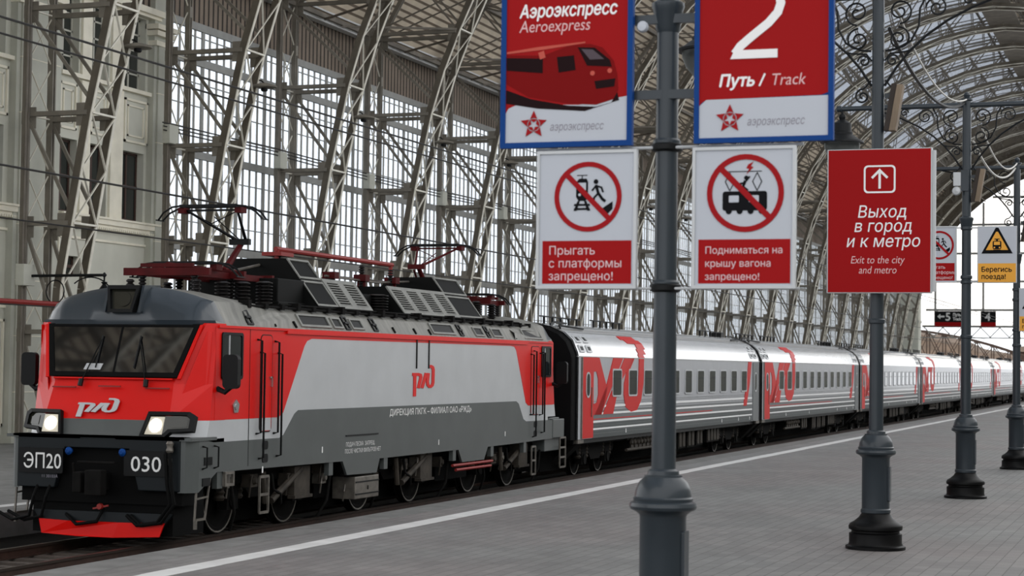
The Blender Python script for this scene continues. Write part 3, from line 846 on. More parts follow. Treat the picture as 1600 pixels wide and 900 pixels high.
# ---- doors with handrails
def loco_door(x0, x1, xs_rails, hx):
    mb = MB().prism(rrect(x0, x1, 1.92, 3.69, .09), s, .002, .014)
    d = P3(mb, 'door', M['red'])
    MB().bx(x0+.02, x1-.02, YN-.018, YN-.012, 1.93, 2.165).build('door_foot_panel', M['lgrey'], d)
    e = MB().ring(rrect(x0-.02, x1+.02, 1.9, 3.71, .1), rrect(x0, x1, 1.92, 3.69, .09), s, .0, .012); e.build('door_seal', M['black'], d)
    MB().bx(hx, hx+.1, YN-.05, YN-.014, 2.90, 2.93).bx(hx+.07, hx+.1, YN-.05, YN-.014, 2.74, 2.93).build('handle', M['chrome'], d)
    for x, z0, z1 in xs_rails:
        b = MB().tube([(x,YN,z1),(x,YN-.10,z1-.02),(x,YN-.10,z0+.02),(x,YN,z0)], .022, 6)
        b.build('handrail', M['black'], loco)
loco_door(31.97, 32.42, ((31.83,1.88,3.61),(31.95,1.42,3.38),(32.54,1.87,3.59),(32.68,1.44,3.37)), 32.3)
loco_door(47.55, 48.2, ((47.50,1.92,3.50),(47.72,1.34,3.59),(48.26,1.90,3.53),(48.42,1.43,3.56)), 48.0)
for x in (32.2, 47.95):
    for z in (1.42, 1.66):
        P3(MB().prism(rrect(x-.11, x+.11, z-.08, z+.08, .05), s, .0, .02), 'foothold', M['black'])

# ---- cab side windows, mirrors
def side_window(x0, x1, z0, z1):
    mb = MB().ring(rrect(x0-.05, x1+.05, z0-.05, z1+.05, .06), rrect(x0, x1, z0, z1, .05), s, .002, .03)
    w = P3(mb, 'side_window', M['black'])
    MB().prism(rrect(x0, x1, z0, z1, .05), s, .004, .012).build('pane', M['car_glass'], w)
    MB().bx(x0+(x1-x0)*.30, x0+(x1-x0)*.30+.03, YN-.028, YN-.01, z0, z1).build('sash_bar', M['sign_edge'], w)
side_window(30.47, 31.18, 2.93, 3.67); side_window(48.42, 49.13, 2.95, 3.67)
def mirror(x, d, y, sg):
    mb = MB().prism(rrect(-.15, .15, -.30, .30, .08), lambda u, v, t: (x+t, y-sg*(.28+u), 3.02+v), -.06, .06)
    m_ = P3(mb, 'mirror', M['black'])
    MB().tube([(x, y, 2.72),(x, y-sg*.15, 2.66),(x, y-sg*.3, 2.78)], .05, 6).build('mirror_arm', M['black'], m_)
mirror(30.30, 1, YN, 1); mirror(30.30, 1, YT+HW, -1); mirror(49.35, 1, YN, 1)

# ---- windscreen (plane follows the slope of the cab front)
def ff(u, v, t):                                 # u right of centre, v height; t out of the front
    return (29.4 + .36*(v-1.8) - .035 - t*.94, YT - u, v + t*.34)
def ffr(u, v, t): p = ff(u, v, t); return (XM-p[0], p[1], p[2])
for fn in (ff, ffr):
    WS = [(-1.28,2.90),(1.28,2.90),(1.53,3.84),(-1.53,3.84)]
    mb = MB().ring(WS, [(-1.20,2.98),(1.20,2.98),(1.43,3.79),(-1.43,3.79)], fn, -.02, .03)
    w = P3(mb, 'windscreen', M['rubber'])
    MB().prism([(-1.20,2.98),(1.20,2.98),(1.43,3.79),(-1.43,3.79)], fn, 0, .015).build('pane', M['dark_glass'], w)
    MB().prism([(-.02,2.98),(.02,2.98),(.02,3.79),(-.02,3.79)], fn, .015, .022).build('centre_bar', M['rubber'], w)
    if fn is ff:
        for u0, u1 in ((-.60, -.35), (.72, .42)):
            b = MB().tube([fn(u0, 2.72, .05), fn(u0*.97+u1*.03, 2.84, .06)], .045, 6).tube([fn(u0, 2.74, .06), fn(u1-.0, 3.55, .05)], .012, 5).tube([fn(u1-.02, 3.05, .04), fn(u1, 3.62, .04)], .014, 5)
            b.build('wiper', M['black'], w)
        MB().prism([(-.62,3.02),(-.28,3.02),(-.24,3.13),(-.58,3.13)], fn, .016, .02).build('dash_card', M['sign_edge'], w)
mb = MB()                                        # pale frame around the screen, and hand grips on the nose
for sg in (-1, 1):
    mb.prism([(sg*1.29,2.88),(sg*1.54,3.83),(sg*1.60,3.83),(sg*1.36,2.88)], ff, -.01, .02)
    mb.prism([(sg*1.18,2.70),(sg*.70,2.70),(sg*.70,2.72),(sg*1.18,2.72)], ff, .0, .02, 1)
mb.bar(ff(-.22, 2.72, .05), ff(.22, 2.72, .05), .025, .025, 1).prism([(-1.2,2.86),(1.2,2.86),(1.2,2.885),(-1.2,2.885)], ff, -.01, .015)
P3(mb, 'nose_trim', [M['red'], M['red_line']])
mb = MB()
fnm = lambda u, v, t: (ff(0, v, t)[0], YT - u, ff(0, v, t)[2])
emblem(mb, fnm, .004, .02, .16, -.56, 2.275, sh=.05, xs=3.2)
P3(mb, 'emblem', M['lgrey'])
for sg in (-1, 1):                               # pressed panels on the cab corners
    def cf(u, v, t, sg=sg):                      # u 0..1 from the nose crease to the side
        z = v; k = (z-1.84)/(3.87-1.84)
        w0 = 1.20+.42*max(0, (z-2.8)/1.07); xf = 29.4+.36*(z-1.8)+.03; xs_ = 30.05+.12*k+.08
        return (xf+(xs_-xf)*u - t*.7, YT+sg*(w0+(HW-w0)*u) + sg*t*.7, z)
    mb = MB().prism([(.22,2.60),(.80,2.56),(.86,2.62),(.70,3.72),(.32,3.75)], cf, .004, .022)
    P3(mb, 'corner_panel', M['red'], bevel=.008)

# ---- headlamps
def headlamp(sg):
    g = lambda u, v, t: (ff(0, v, t)[0] + max(0, u-1.2)*.42, YT - sg*u, ff(0, v, t)[2])
    po = [(.78,1.86),(1.26,1.86),(1.34,1.95),(1.70,1.97),(1.70,2.24),(1.60,2.30),(.88,2.30)]
    pi_ = [(.84,1.90),(1.22,1.90),(1.30,2.00),(1.62,2.02),(1.62,2.19),(1.56,2.24),(.92,2.24)]
    h = P3(MB().ring(po, pi_, g, -.05, .05), 'headlamp', M['black'])
    MB().prism([(.84,1.90),(1.2,1.90),(1.2,2.24),(.92,2.24)], g, -.02, .0).prism([(1.2,1.93),(1.30,2.0),(1.62,2.02),(1.62,2.19),(1.56,2.24),(1.2,2.24)], g, -.02, .0).build('housing', M['lens'], h)
    MB().prism([(.86,1.92),(1.20,1.92),(1.20,2.22),(.93,2.22)], g, .0, .012).build('reflector', M['reflector'], h)
    MB().prism(circle(1.05, 2.07, .115, 20), g, .012, .03).build('lamp', M['lamp_on'], h)
    MB().prism([(1.34,2.04),(1.58,2.05),(1.58,2.17),(1.34,2.20)], g, .0, .01).build('tail_lens', M['lens'], h)
headlamp(1); headlamp(-1)

# ---- top searchlight box
mb = MB()
bl = lambda u, v, t: (29.98+.30*(v-4.06)+t, YT - u, v)
po = [(-.24,4.05),(.26,4.05),(.33,4.54),(-.33,4.54)]; pi_ = [(-.19,4.11),(.21,4.11),(.26,4.47),(-.27,4.47)]
mb.ring(po, pi_, bl, -.06, .75).prism(po, bl, .1, .75)
t_ = P3(mb, 'searchlight', M['black'])
MB().prism(pi_, bl, .02, .05).build('pane', M['lens'], t_)
MB().prism(circle(0.02, 4.29, .13, 18), bl, .0, .02).build('lamp', M['reflector'].copy() if False else M['lens'], t_)
for sg in (-1, 1):
    P3(MB().prism([(29.99+.3*.0,4.05),(30.14,4.54),(30.7,4.56),(30.7,4.2)], lambda u, v, t, sg=sg: (u, YT+sg*(.33+t), v), 0, .05), 'searchlight_cheek', M['visor'])

# ---- front apron with the coupler recess
XA_ = 29.30
nf = face_fn(XA_, YT, 0)
ap = [(-1.62,.95),(-.86,.95),(-.66,1.66),(.62,1.66),(.82,.95),(1.62,.95),(1.62,1.86),(-1.62,1.86)]
mb = MB().prism(ap, nf, -.12, 0)
P3(mb, 'apron', M['apron'], bevel=.015)
for sg in (-1, 1):
    rows = []
    for z in (.93, 1.86):
        rows.append([(XA_+.02, YT+sg*1.58, z), (XA_+.05, YT+sg*1.70, z), (XA_+.14, YT+sg*1.79, z), (XA_+.30, YT+sg*1.83, z), (30.25, YT+sg*1.83, z+(.32 if z < 1 else -.10))])
    mb = MB().loft(rows, 0, False)
    for (x, z) in ((29.92, 1.46), (29.86, 1.10)): mb.bx(x-.14, x+.14, YT+sg*1.815-.03, YT+sg*1.815+.03, z-.07, z+.07, 1)
    P3(mb, 'apron_side', [M['dgrey'], M['black']])
    for x in (29.72, 30.14): P3(MB().tube([(x,YT+sg*1.83,1.72),(x,YT+sg*1.92,1.70),(x,YT+sg*1.92,1.36),(x,YT+sg*1.83,1.33)], .017, 6), 'step_handrail', M['black'])
    P3(MB().bx(XA_+.0, 30.2, YT+sg*1.1-.75, YT+sg*1.1+.75, 1.82, 1.875).bx(XA_-.02, 29.5, YT-1.7, YT+1.7, 1.845, 1.885), 'footplate', M['dgrey'])
    lx = 29.62; yl = YT+sg*1.80
    b = MB().bar((lx-.02, yl, 1.22), (lx-.09, yl, .44), .03).bar((30.08, yl, 1.24), (29.90, yl, .46), .03).bar((lx-.05,yl,.46),(29.90,yl,.46),.04).bar((lx-.03,yl,.82),(29.98,yl,.84),.03).bar((lx-.06,yl,.46),(lx-.06,yl,.30),.05)
    P3(b, 'ladder', M['steelgrey'])
mb = MB().bx(29.44, 30.2, YT-1.6, YT+1.6, .70, 1.80).bx(29.5, 30.6, YT-1.4, YT+1.4, .16, .75)
P3(mb, 'buffer_beam', M['rubber'])
mb = MB().bx(29.10, 29.6, YT-.16, YT+.16, .92, 1.24).bx(28.92, 29.14, YT-.30, YT+.02, .86, 1.30).bx(28.92, 29.14, YT+.10, YT+.26, .9, 1.26).bar((29.14, YT-.45, 1.42), (29.14, YT+.3, 1.42), .05).bar((29.2, YT+.42, 1.40), (29.3, YT+.42, 1.0), .05)
P3(mb, 'coupler', M['soot'], bevel=.02)
for u0, txt, sz, tx in ((-1.57, 'ЭП20', .86, .09), (.55, '030', 1.1, .13)):
    wd = .90 if u0 < 0 else .86
    pl = P3(MB().prism(rrect(u0, u0+wd, 1.20, 1.64, .03), nf, 0, .035), 'number_plate', M['black'])
    b = MB(); put_text(b, txt, .37, nf, .038, u0+tx, 1.285, bold=.002, xs=sz); b.build('number', M['white'], pl)
b = MB(); put_text(b, '11 30103А', .075, nf, .004, -1.12, 1.12); P3(b, 'small_lettering', M['sign_grey_text'])
for u, z in ((-.55, 1.60), (.52, 1.60)):
    P3(MB().lathe([(.06,0),(.07,-.05),(.03,-.09)], (XA_, YT-u, z), 'x', 12), 'marker_cap', M['sign_blue'])
b = MB()
for u, z0 in ((1.50, 1.72), (1.42, 1.72)):
    b = MB(); b.tube([(XA_-.02,YT-u,z0),(XA_-.14,YT-u,z0-.12),(XA_-.16,YT-u-.05,1.1),(XA_-.16,YT-u-.12,.75),(XA_-.12,YT-u+.15,.42),(XA_-.1,YT-u+.55,.36),(XA_-.02,YT-u+.8,.52)], .033, 7); P3(b, 'brake_hose', M['rubber'])
b = MB().lathe([(.05,0),(.07,.04),(.05,.1),(.07,.16),(.04,.2)], (XA_-.10, YT-1.48, 1.62), 'z', 10).lathe([(.04,0),(.04,.1)], (XA_-.10, YT-1.48, 1.42), 'z', 10)
P3(b, 'hose_valve', M['steelgrey'])
b = MB()
for u in (-1.2, -.95): P3(MB().tube([(XA_+.02,YT-u,.98),(XA_-.1,YT-u,.8),(XA_-.08,YT-u+.1,.45),(XA_,YT-u+.5,.36),(XA_+.1,YT-u+.9,.5)], .03, 7), 'brake_hose', M['rubber'])
b.tube([(XA_,YT-.15,.62),(XA_-.15,YT-.1,.40),(XA_-.15,YT+.3,.34),(XA_,YT+.6,.5)], .03, 7)
P3(b, 'brake_hose', M['rubber'])
P3(MB().lathe([(.05,-.04),(.06,0),(.05,.04)], (XA_-.12, YT-.15, .66), 'x', 10).bar((XA_-.1,YT-.3,.68),(XA_-.1,YT+.0,.62),.03), 'red_cock', M['red_line'])
# plough with its red face
pf = lambda u, v, t: (29.2 + .12*abs(u)*.6 - t, YT - u - .0, v)
PLO = [(-1.12,.405),(-.5,.39),(.5,.395),(1.36,.405),(1.27,.17),(.4,.13),(-.3,.13),(-1.06,.155)]
P3(MB().prism(PLO, pf, 0, .03), 'red_plough_face', M['red'])
P3(MB().prism([(-1.25,.56),(1.5,.56),(1.36,.40),(1.2,.16),(-1.05,.14),(-1.14,.40)], pf, -.06, -.002), 'plough', M['apron'])

# ---- roof line vents on the near haunch
def hf(u, v, t):                                 # along the sloping haunch; v height 3.83..4.2
    y = YN+.05 + (v-3.90)*(.15/.24)
    return (u, y - t*.85, v + t*.5)
for (x0, x1) in ((33.75,35.15),(40.68,42.12),(47.1,48.6)):
    f_ = P3(MB().ring([(x0,3.885),(x1,3.885),(x1,4.13),(x0,4.13)], [(x0+.07,3.925),(x1-.07,3.925),(x1-.07,4.10),(x0+.07,4.10)], hf, -.02, .035), 'roof_vent', M['louvre'])
    MB().prism([(x0+.07,3.925),(x1-.07,3.925),(x1-.07,4.10),(x0+.07,4.10)], hf, .0, .012).build('grille', M['black'], f_)
for (x0, x1) in ((35.28,35.75),(36.2,36.8),(43.48,44.1),(44.75,45.45)):
    f_ = P3(MB().ring([(x0,3.885),(x1,3.885),(x1,4.10),(x0,4.10)], [(x0+.05,3.92),(x1-.05,3.92),(x1-.05,4.07),(x0+.05,4.07)], hf, -.02, .035), 'roof_vent', M['louvre'])
    MB().prism([(x0+.05,3.92),(x1-.05,3.92),(x1-.05,4.07),(x0+.05,4.07)], hf, .0, .012).build('grille', M['black'], f_)
for x in (31.6, 35.98, 37.4, 42.55, 44.42):
    f_ = MB().ring([(x-.12,3.87),(x+.12,3.87),(x+.12,4.14),(x-.12,4.14)], [(x-.06,3.90),(x+.06,3.90),(x+.06,4.11),(x-.06,4.11)], hf, -.01, .03)
    f_.prism([(x-.10,3.98),(x+.10,3.98),(x+.10,4.02),(x-.10,4.02)], hf, .0, .05); P3(f_, 'roof_clamp', M['black'])
b = MB()
for x in (32.6, 33.5, 38.4, 39.6, 40.5, 46.4): b.prism([(x-.03,3.86),(x+.03,3.86),(x+.03,3.98),(x-.03,3.98)], hf, 0, .03)
b.tube([(31.5,YN+.24,4.24),(48.8,YN+.24,4.24)], .025, 6).tube([(33.4,YN+.33,4.31),(47.5,YN+.33,4.31)], .02, 6)
for k in range(24): b.bx(31.8+k*.7, 31.92+k*.7, YN+.18, YN+.40, 4.2, 4.30+.05*(k % 3 == 0))
P3(b, 'roof_edge_pipe', M['soot'])

# ---- slanted roof hoods
def sp(u, v, t=0.0):                             # slanted plane facing the platform; v height
    return (u, 16.5 + (v-4.25)*.75 - t*.8, v + t*.6)
def hood(cols, tall, name_lab):
    h_ = empty('roof_hood', (cols[0][0], YT, 4.2)); h_.parent = loco; h_.location = Vector((cols[0][0], YT, 4.2)) - Vector((39.8, YT, 0)); 
    allc = cols + [tall]
    mb = MB()
    for (x0, x1, zt) in ((min(c[0] for c in cols), max(c[1] for c in cols), 4.94), (tall[0], tall[1], 5.32)):
        yt = 16.5+(zt-4.25)*.75; 
        poly = [(16.45, 4.22), (yt, zt), (2*YT-yt, zt), (2*YT-16.45, 4.22)]
        mb.prism(poly, lambda u, v, t: (t, u, v), x0, x1)
    mb.build('shell', M['hood'], h_)
    for (x0, x1) in [c[:2] for c in cols]:
        f_ = MB().ring([(x0,4.30),(x1,4.30),(x1,4.93),(x0,4.93)], [(x0+.14,4.38),(x1-.14,4.38),(x1-.14,4.85),(x0+.14,4.85)], sp, .0, .04)
        for k in range(9):
            z = 4.39+k*.052; f_.prism([(x0+.13,z),(x1-.13,z),(x1-.13,z+.018),(x0+.13,z+.018)], sp, .0, .035)
        f_.build('louvre', M['louvre'], h_)
    for (z0, z1) in ((4.34, 4.86), (4.90, 5.31)):
        x0, x1 = tall[:2]
        f_ = MB().ring([(x0,z0),(x1,z0),(x1,z1),(x0,z1)], [(x0+.05,z0+.04),(x1-.05,z0+.04),(x1-.05,z1-.04),(x0+.05,z1-.04)], sp, .0, .03); f_.build('mesh_frame', M['louvre'], h_)
    return h_
def hood_fix(h_): ORG[h_.name] = (0, 0, 0)
def make_hood(cols, tall):
    # built with the locomotive's own origin so that its pieces can stay plain children
    h_ = hood(cols, tall, None); return h_
_loc = None
for cols, tall in (([(36.42,37.27),(37.27,38.12)], (35.40,36.40)), ([(39.90,40.78),(40.78,41.66),(41.66,42.54),(42.54,43.42)], (43.45,45.05))):
    make_hood(cols, tall)
P3(MB().bx(34.2, 35.42, YT-1.0, YT+1.0, 4.25, 4.86).bx(34.15, 35.4, YT-1.05, YT+1.05, 4.25, 4.4), 'roof_box', M['hood'], bevel=.02)
P3(MB().bx(38.3, 39.85, YT-.9, YT+.9, 4.25, 4.72), 'roof_box', M['hood'])
def insulator(b, x, y, z0, z1, r=.09):
    n = max(3, int((z1-z0)/.06)); P = []
    for k in range(n):
        z = (z1-z0)*k/n; P += [(r*.6, z), (r, z+(z1-z0)/n*.35), (r, z+(z1-z0)/n*.55), (r*.6, z+(z1-z0)/n*.95)]
    b.lathe(P, (x, y, z0), 'z', 12)
for (x, y, z0, z1, r) in ((32.5,17.2,4.33,4.72,.15),(33.3,17.2,4.33,4.75,.17),(33.85,17.0,4.33,4.78,.17),(39.3,16.95,4.25,4.74,.26),(31.5,17.2,4.36,4.72,.08),(31.5,18.6,4.36,4.72,.08),(32.9,18.6,4.33,4.72,.1),
                          (40.6,17.9,4.3,5.45,.07),(42.3,17.9,4.3,5.45,.07),(36.3,17.9,4.9,5.45,.06),(45.6,17.3,4.3,4.75,.13),(46.6,17.3,4.3,4.85,.12),(47.5,17.2,4.3,4.8,.12),(46.6,18.5,4.3,4.85,.12),(38.9,17.9,4.7,5.1,.1),(39.5,18.3,4.7,5.15,.1)):
    b = MB(); insulator(b, x, y, z0, z1, r); P3(b, 'insulator', M['insul'])
b = MB().tube([(36.15,17.9,5.56),(42.4,17.9,5.56)], .055, 8).tube([(36.2,17.9,5.56),(36.2,17.9,4.9)], .05, 8).tube([(36.55,18.1,5.5),(36.55,18.1,4.9)], .04, 8).bx(36.1,36.7,17.75,18.2,5.42,5.5).tube([(42.3,17.9,5.56),(42.3,17.9,5.3)], .05, 8)
P3(b, 'red_busbar', M['red_line'])
b = MB().tube([(33.9,17.9,4.95),(35.5,17.9,5.2),(36.3,17.9,5.1)], .03, 6).tube([(38.6,17.9,5.12),(41.5,17.9,5.10),(44.2,17.9,5.25),(45.4,17.9,5.3)], .025, 6).tube([(39.5,18.3,5.17),(43.0,18.2,5.17)], .025, 6).tube([(38.9,17.9,5.1),(39.5,18.3,5.15)], .025, 6)
P3(b, 'busbar', M['steelgrey'])
for (x, z) in ((38.9, 5.12), (40.6, 5.14), (42.4, 5.16), (43.7, 5.2)): P3(MB().bx(x-.12, x+.12, 17.75, 18.05, z-.05, z+.1).bx(x-.03, x+.03, 17.8, 18.0, z-.3, z), 'switchgear', M['panto_red'])

# ---- pantographs
def pantograph(xh, dirn, raised):
    """xh: x of the head; dirn +1: knee lies further from the camera"""
    xb = xh + dirn*.45 if raised else xh
    p = empty('pantograph', (xb, YT, 4.75)); p.parent = loco; p.location = Vector((xb, YT, 4.75)) - Vector((39.8, YT, 0))
    zh = 6.22 if raised else 5.06
    b = MB().bar((xb-.75, YT-.55, 4.84), (xb+.75, YT-.55, 4.84), .09, .12).bar((xb-.75, YT+.55, 4.84), (xb+.75, YT+.55, 4.84), .09, .12)
    b.bar((xb-.75, YT-.9, 4.86), (xb-.75, YT+.9, 4.86), .10, .14).bar((xb+.75, YT-.75, 4.86), (xb+.75, YT+.75, 4.86), .10, .12).bar((xb-.75,YT-.5,4.9),(xb+.6,YT+.5,4.9),.06)
    b.bx(xb-.2, xb+.2, YT-.3, YT+.3, 4.8, 5.0)
    b.build('base_frame', M['panto_red'], p)
    for dx, dy in ((-.7,-.55),(.7,-.55),(-.7,.55),(.7,.55)):
        b = MB(); insulator(b, xb+dx, YT+dy, 4.30, 4.80, .075); b.build('base_insulator', M['insul'], p)
    if raised:
        kx, kz = xh+dirn*1.3, 5.60; px_ = xb+dirn*.1
        MB().tube([(px_, YT, 4.98), (kx, YT, kz)], [.075, .055], 8).tube([(px_+dirn*.2, YT+.12, 4.98), (kx+dirn*.08, YT+.08, kz-.08)], .025, 6).build('lower_arm', M['panto_red'], p)
        b = MB()
        for sg in (-1, 1): b.tube([(kx, YT+sg*.08, kz+.02), (xh, YT+sg*.55, zh-.08)], [.035, .025], 6)
        b.bar((kx-.1, YT-.22, kz), (kx-.1, YT+.22, kz), .10, .12).bar((xh, YT-.55, zh-.08), (xh, YT+.55, zh-.08), .04).tube([(kx, YT, kz), (xh+dirn*.1, YT, zh-.2)], .012, 5)
        b.tube([(xh, YT-.55, zh-.1),(xh,YT,zh-.34),(xh,YT+.55,zh-.1)], .012, 5)
        b.build('upper_arm', M['black'] if dirn > 0 else M['panto_red'], p)
    else:
        MB().tube([(xb+dirn*.7, YT, 4.95), (xb-dirn*.75, YT, 4.98)], .06, 8).bar((xb-dirn*.75, YT-.55, 4.98), (xb-dirn*.75, YT+.55, 4.98), .07).build('lower_arm', M['panto_red'], p)
    b = MB()
    for dx in (-.16, .16):
        b.bar((xh+dx, YT-.62, zh), (xh+dx, YT+.62, zh), .05, .05)
        for sg in (-1, 1): b.tube([(xh+dx, YT+sg*.6, zh),(xh+dx*.9, YT+sg*.80, zh-.02),(xh+dx*.75, YT+sg*1.0, zh-.12),(xh+dx*.5, YT+sg*1.14, zh-.27)], .02, 6)
    for sg in (-1, 1): b.bar((xh-.16, YT+sg*1.14, zh-.27), (xh+.16, YT+sg*1.14, zh-.27), .025).bar((xh-.18, YT+sg*.6, zh-.02), (xh+.18, YT+sg*.6, zh-.02), .03)
    b.build('collector_head', M['black'], p)
    for sg in (-1, 1): MB().bx(xh-.12, xh+.12, YT+sg*.62-.07, YT+sg*.62+.07, zh-.14, zh-.03).build('head_spring_box', M['panto_red'], p)
pantograph(33.3, 1, True); pantograph(32.35, 1, False); pantograph(45.3, -1, True); pantograph(47.6, -1, False)

# ---- bogies and underframe
def wheelset_bogie(root, x1, x2, r, frame_z, name='bogie', fine=True):
    b = empty(name, ((x1+x2)/2, YT, 0)); b.parent = root
    b.location = Vector(((x1+x2)/2, YT, 0)) - Vector(ORG[root.name])
    for x in (x1, x2):
        w = MB()
        for sg in (-1, 1):
            y = YT + sg*.86
            prof_ = [(.001,-.10*sg),(r*.28,-.10*sg),(r*.30,-.05*sg),(r*.78,-.03*sg),(r*.84,-.07*sg),(r,-.065*sg),(r,.05*sg),(r*1.055,.065*sg),(r*1.055,.09*sg),(r*.3,.09*sg),(.001,.09*sg)]
            w.lathe([(p_[0], -p_[1]*1.0) for p_ in prof_], (x, y, r), 'y', 28)
            w.lathe([(r*.90,.066*sg*1.0),(r*.965,.072*sg)], (x, y, r), 'y', 28, 1, False)
        w.lathe([(.09,-.8),(.09,.8)], (x, YT, r), 'y', 12)
        w.build('wheelset', [M['soot'], M['steelgrey']], b)
        if fine:
            for sg in (-1, 1):
                y = YT+sg*1.12
                MB().bx(x-.22, x+.22, y-.10, y+.10, r-.16, r+.2).lathe([(.15,-.14),(.15,.14)], (x, y, r), 'y', 14).build('axle_box', M['soot'], b)
                for dx in (-.36, .36):
                    P = [(.09+.03*(k % 2), k*.05) for k in range(9)]
                    MB().lathe(P, (x+dx, y, r+.02), 'z', 10).build('coil_spring', M['grime'], b)
    f_ = MB()
    for sg in (-1, 1):
        y = YT+sg*1.12
        f_.prism([(x1-.75,frame_z),(x1-.6,frame_z-.16),(x1+.55,frame_z-.16),(x1+.75,frame_z-.34),(x2-.75,frame_z-.34),(x2-.55,frame_z-.16),(x2+.6,frame_z-.16),(x2+.75,frame_z),(x2+.7,frame_z+.12),(x1-.7,frame_z+.12)], lambda u, v, t, y=y: (u, y+t, v), -.08, .08)
    f_.bx((x1+x2)/2-.4, (x1+x2)/2+.4, YT-1.1, YT+1.1, frame_z-.35, frame_z+.05)
    f_.build('bogie_frame', M['soot'], b)
    return b
for x1, x2 in ((32.04,34.80),(38.47,41.40),(45.25,48.20)):
    bg_ = wheelset_bogie(loco, x1, x2, .62, .98)
    xm = (x1+x2)/2
    MB().tube([(x1+.9, YN+.22, .58), (x2-.6, YN+.22, 1.12)], .07, 8).tube([(x1+.5,YN+.2,1.15),(x1+.62,YN+.2,.55)], .06, 8).build('damper', M['grime'], bg_)
    MB().bx(xm+.45, xm+1.15, YN+.18, YN+.5, .62, 1.18).bx(xm+.4, xm+1.2, YN+.14, YN+.3, .56, .62).build('sand_box', M['grime'], bg_)
    for P_ in ([(x1-.75,YN+.2,.95),(x1-.62,YN+.2,.45),(x1-.5,YN+.35,.12)], [(x2+.75,YN+.2,.95),(x2+.62,YN+.2,.45),(x2+.5,YN+.35,.12)], [(xm-.6,YN+.16,1.1),(xm-.5,YN+.16,.8),(xm-.2,YN+.16,.7),(xm-.1,YN+.2,.5)]): MB().tube(P_, .03, 6).build('sand_pipe', M['soot'], bg_)
P3(MB().bx(30.6, 49.2, YT-1.35, YT+1.35, .95, 1.35).bx(30.6, 49.6, YT-.62, YT+.62, .14, 1.0).bx(35.6, 37.7, YT-1.2, YT+1.2, .45, 1.0).bx(42.3, 44.4, YT-1.2, YT+1.2, .45, 1.0), 'underframe', M['rubber'])
tb = P3(MB().bx(36.32, 37.55, YN-.02, YN+.5, .40, .86), 'equipment_box', M['steelgrey'], bevel=.015)
MB().bx(36.34, 37.53, YN-.035, YN, .74, .765).bx(36.34, 37.53, YN-.035, YN, .49, .515).bx(36.95, 36.98, YN-.035, YN, .58, .66).build('lid_ridge', M['black'], tb)
for x in (30.5, 35.2, 38.0, 42.1, 44.7, 47.2): P3(MB().bx(x-.1, x+.1, YN+.02, YN+.12, .95, 1.28), 'frame_bracket', M['dgrey'])
b = MB().tube([(41.98,YN+.02,.84),(44.7,YN+.02,.84)], .035, 8).tube([(42.2,YN+.02,.73),(44.6,YN+.02,.73)], .035, 8)
P3(b, 'red_air_pipe', M['red_line'])
b = MB().bx(30.6,30.95,YN+.05,YN+.2,.98,1.24).ring([(30.6,.98),(30.95,.98),(30.95,1.24),(30.6,1.24)],[(30.65,1.03),(30.9,1.03),(30.9,1.19),(30.65,1.19)], s, .0,.04)
P3(b, 'socket_box', M['steelgrey'])
random.seed(3)
for k in range(12):
    x = random.uniform(31.0, 48.8); z = random.uniform(.65, 1.1); w_ = random.uniform(.15,.4)
    b = MB().bx(x, x+w_, YN+.25, YN+.45, z-.12, z+.12).lathe([(.05,-.05),(.08,0),(.05,.05)], (x+w_/2, YN+.24, z), 'y', 10).tube([(x,YN+.22,z+.1),(x-.1,YN+.2,z-.1),(x-.05,YN+.25,z-.3)], .018, 6)
    P3(b, 'brake_gear', M['grime'] if k % 2 else M['steelgrey'])
for xl, w_, zt, zb in ((32.0,.36,1.08,.42),(47.65,.32,1.08,.36),(50.05,.5,1.24,.44)):
    b = MB()
    for x in (xl, xl+w_): b.bar((x,YN-.01,zt),(x,YN-.01,zb),.035)
    n = 3 if w_ > .4 else 2
    for k in range(n+1): b.bar((xl,YN-.01,zb+(zt-zb)*k/n),(xl+w_,YN-.01,zb+(zt-zb)*k/n),.03,.05)
    P3(b, 'ladder', M['steelgrey'])
mb = MB().bx(49.0, 50.25, YT-1.7, YT+1.7, .9, 1.8).bx(49.4, 50.4, YN-.02, YN+.3, 1.25, 1.76)
P3(mb, 'rear_apron', M['dgrey'], bevel=.02)

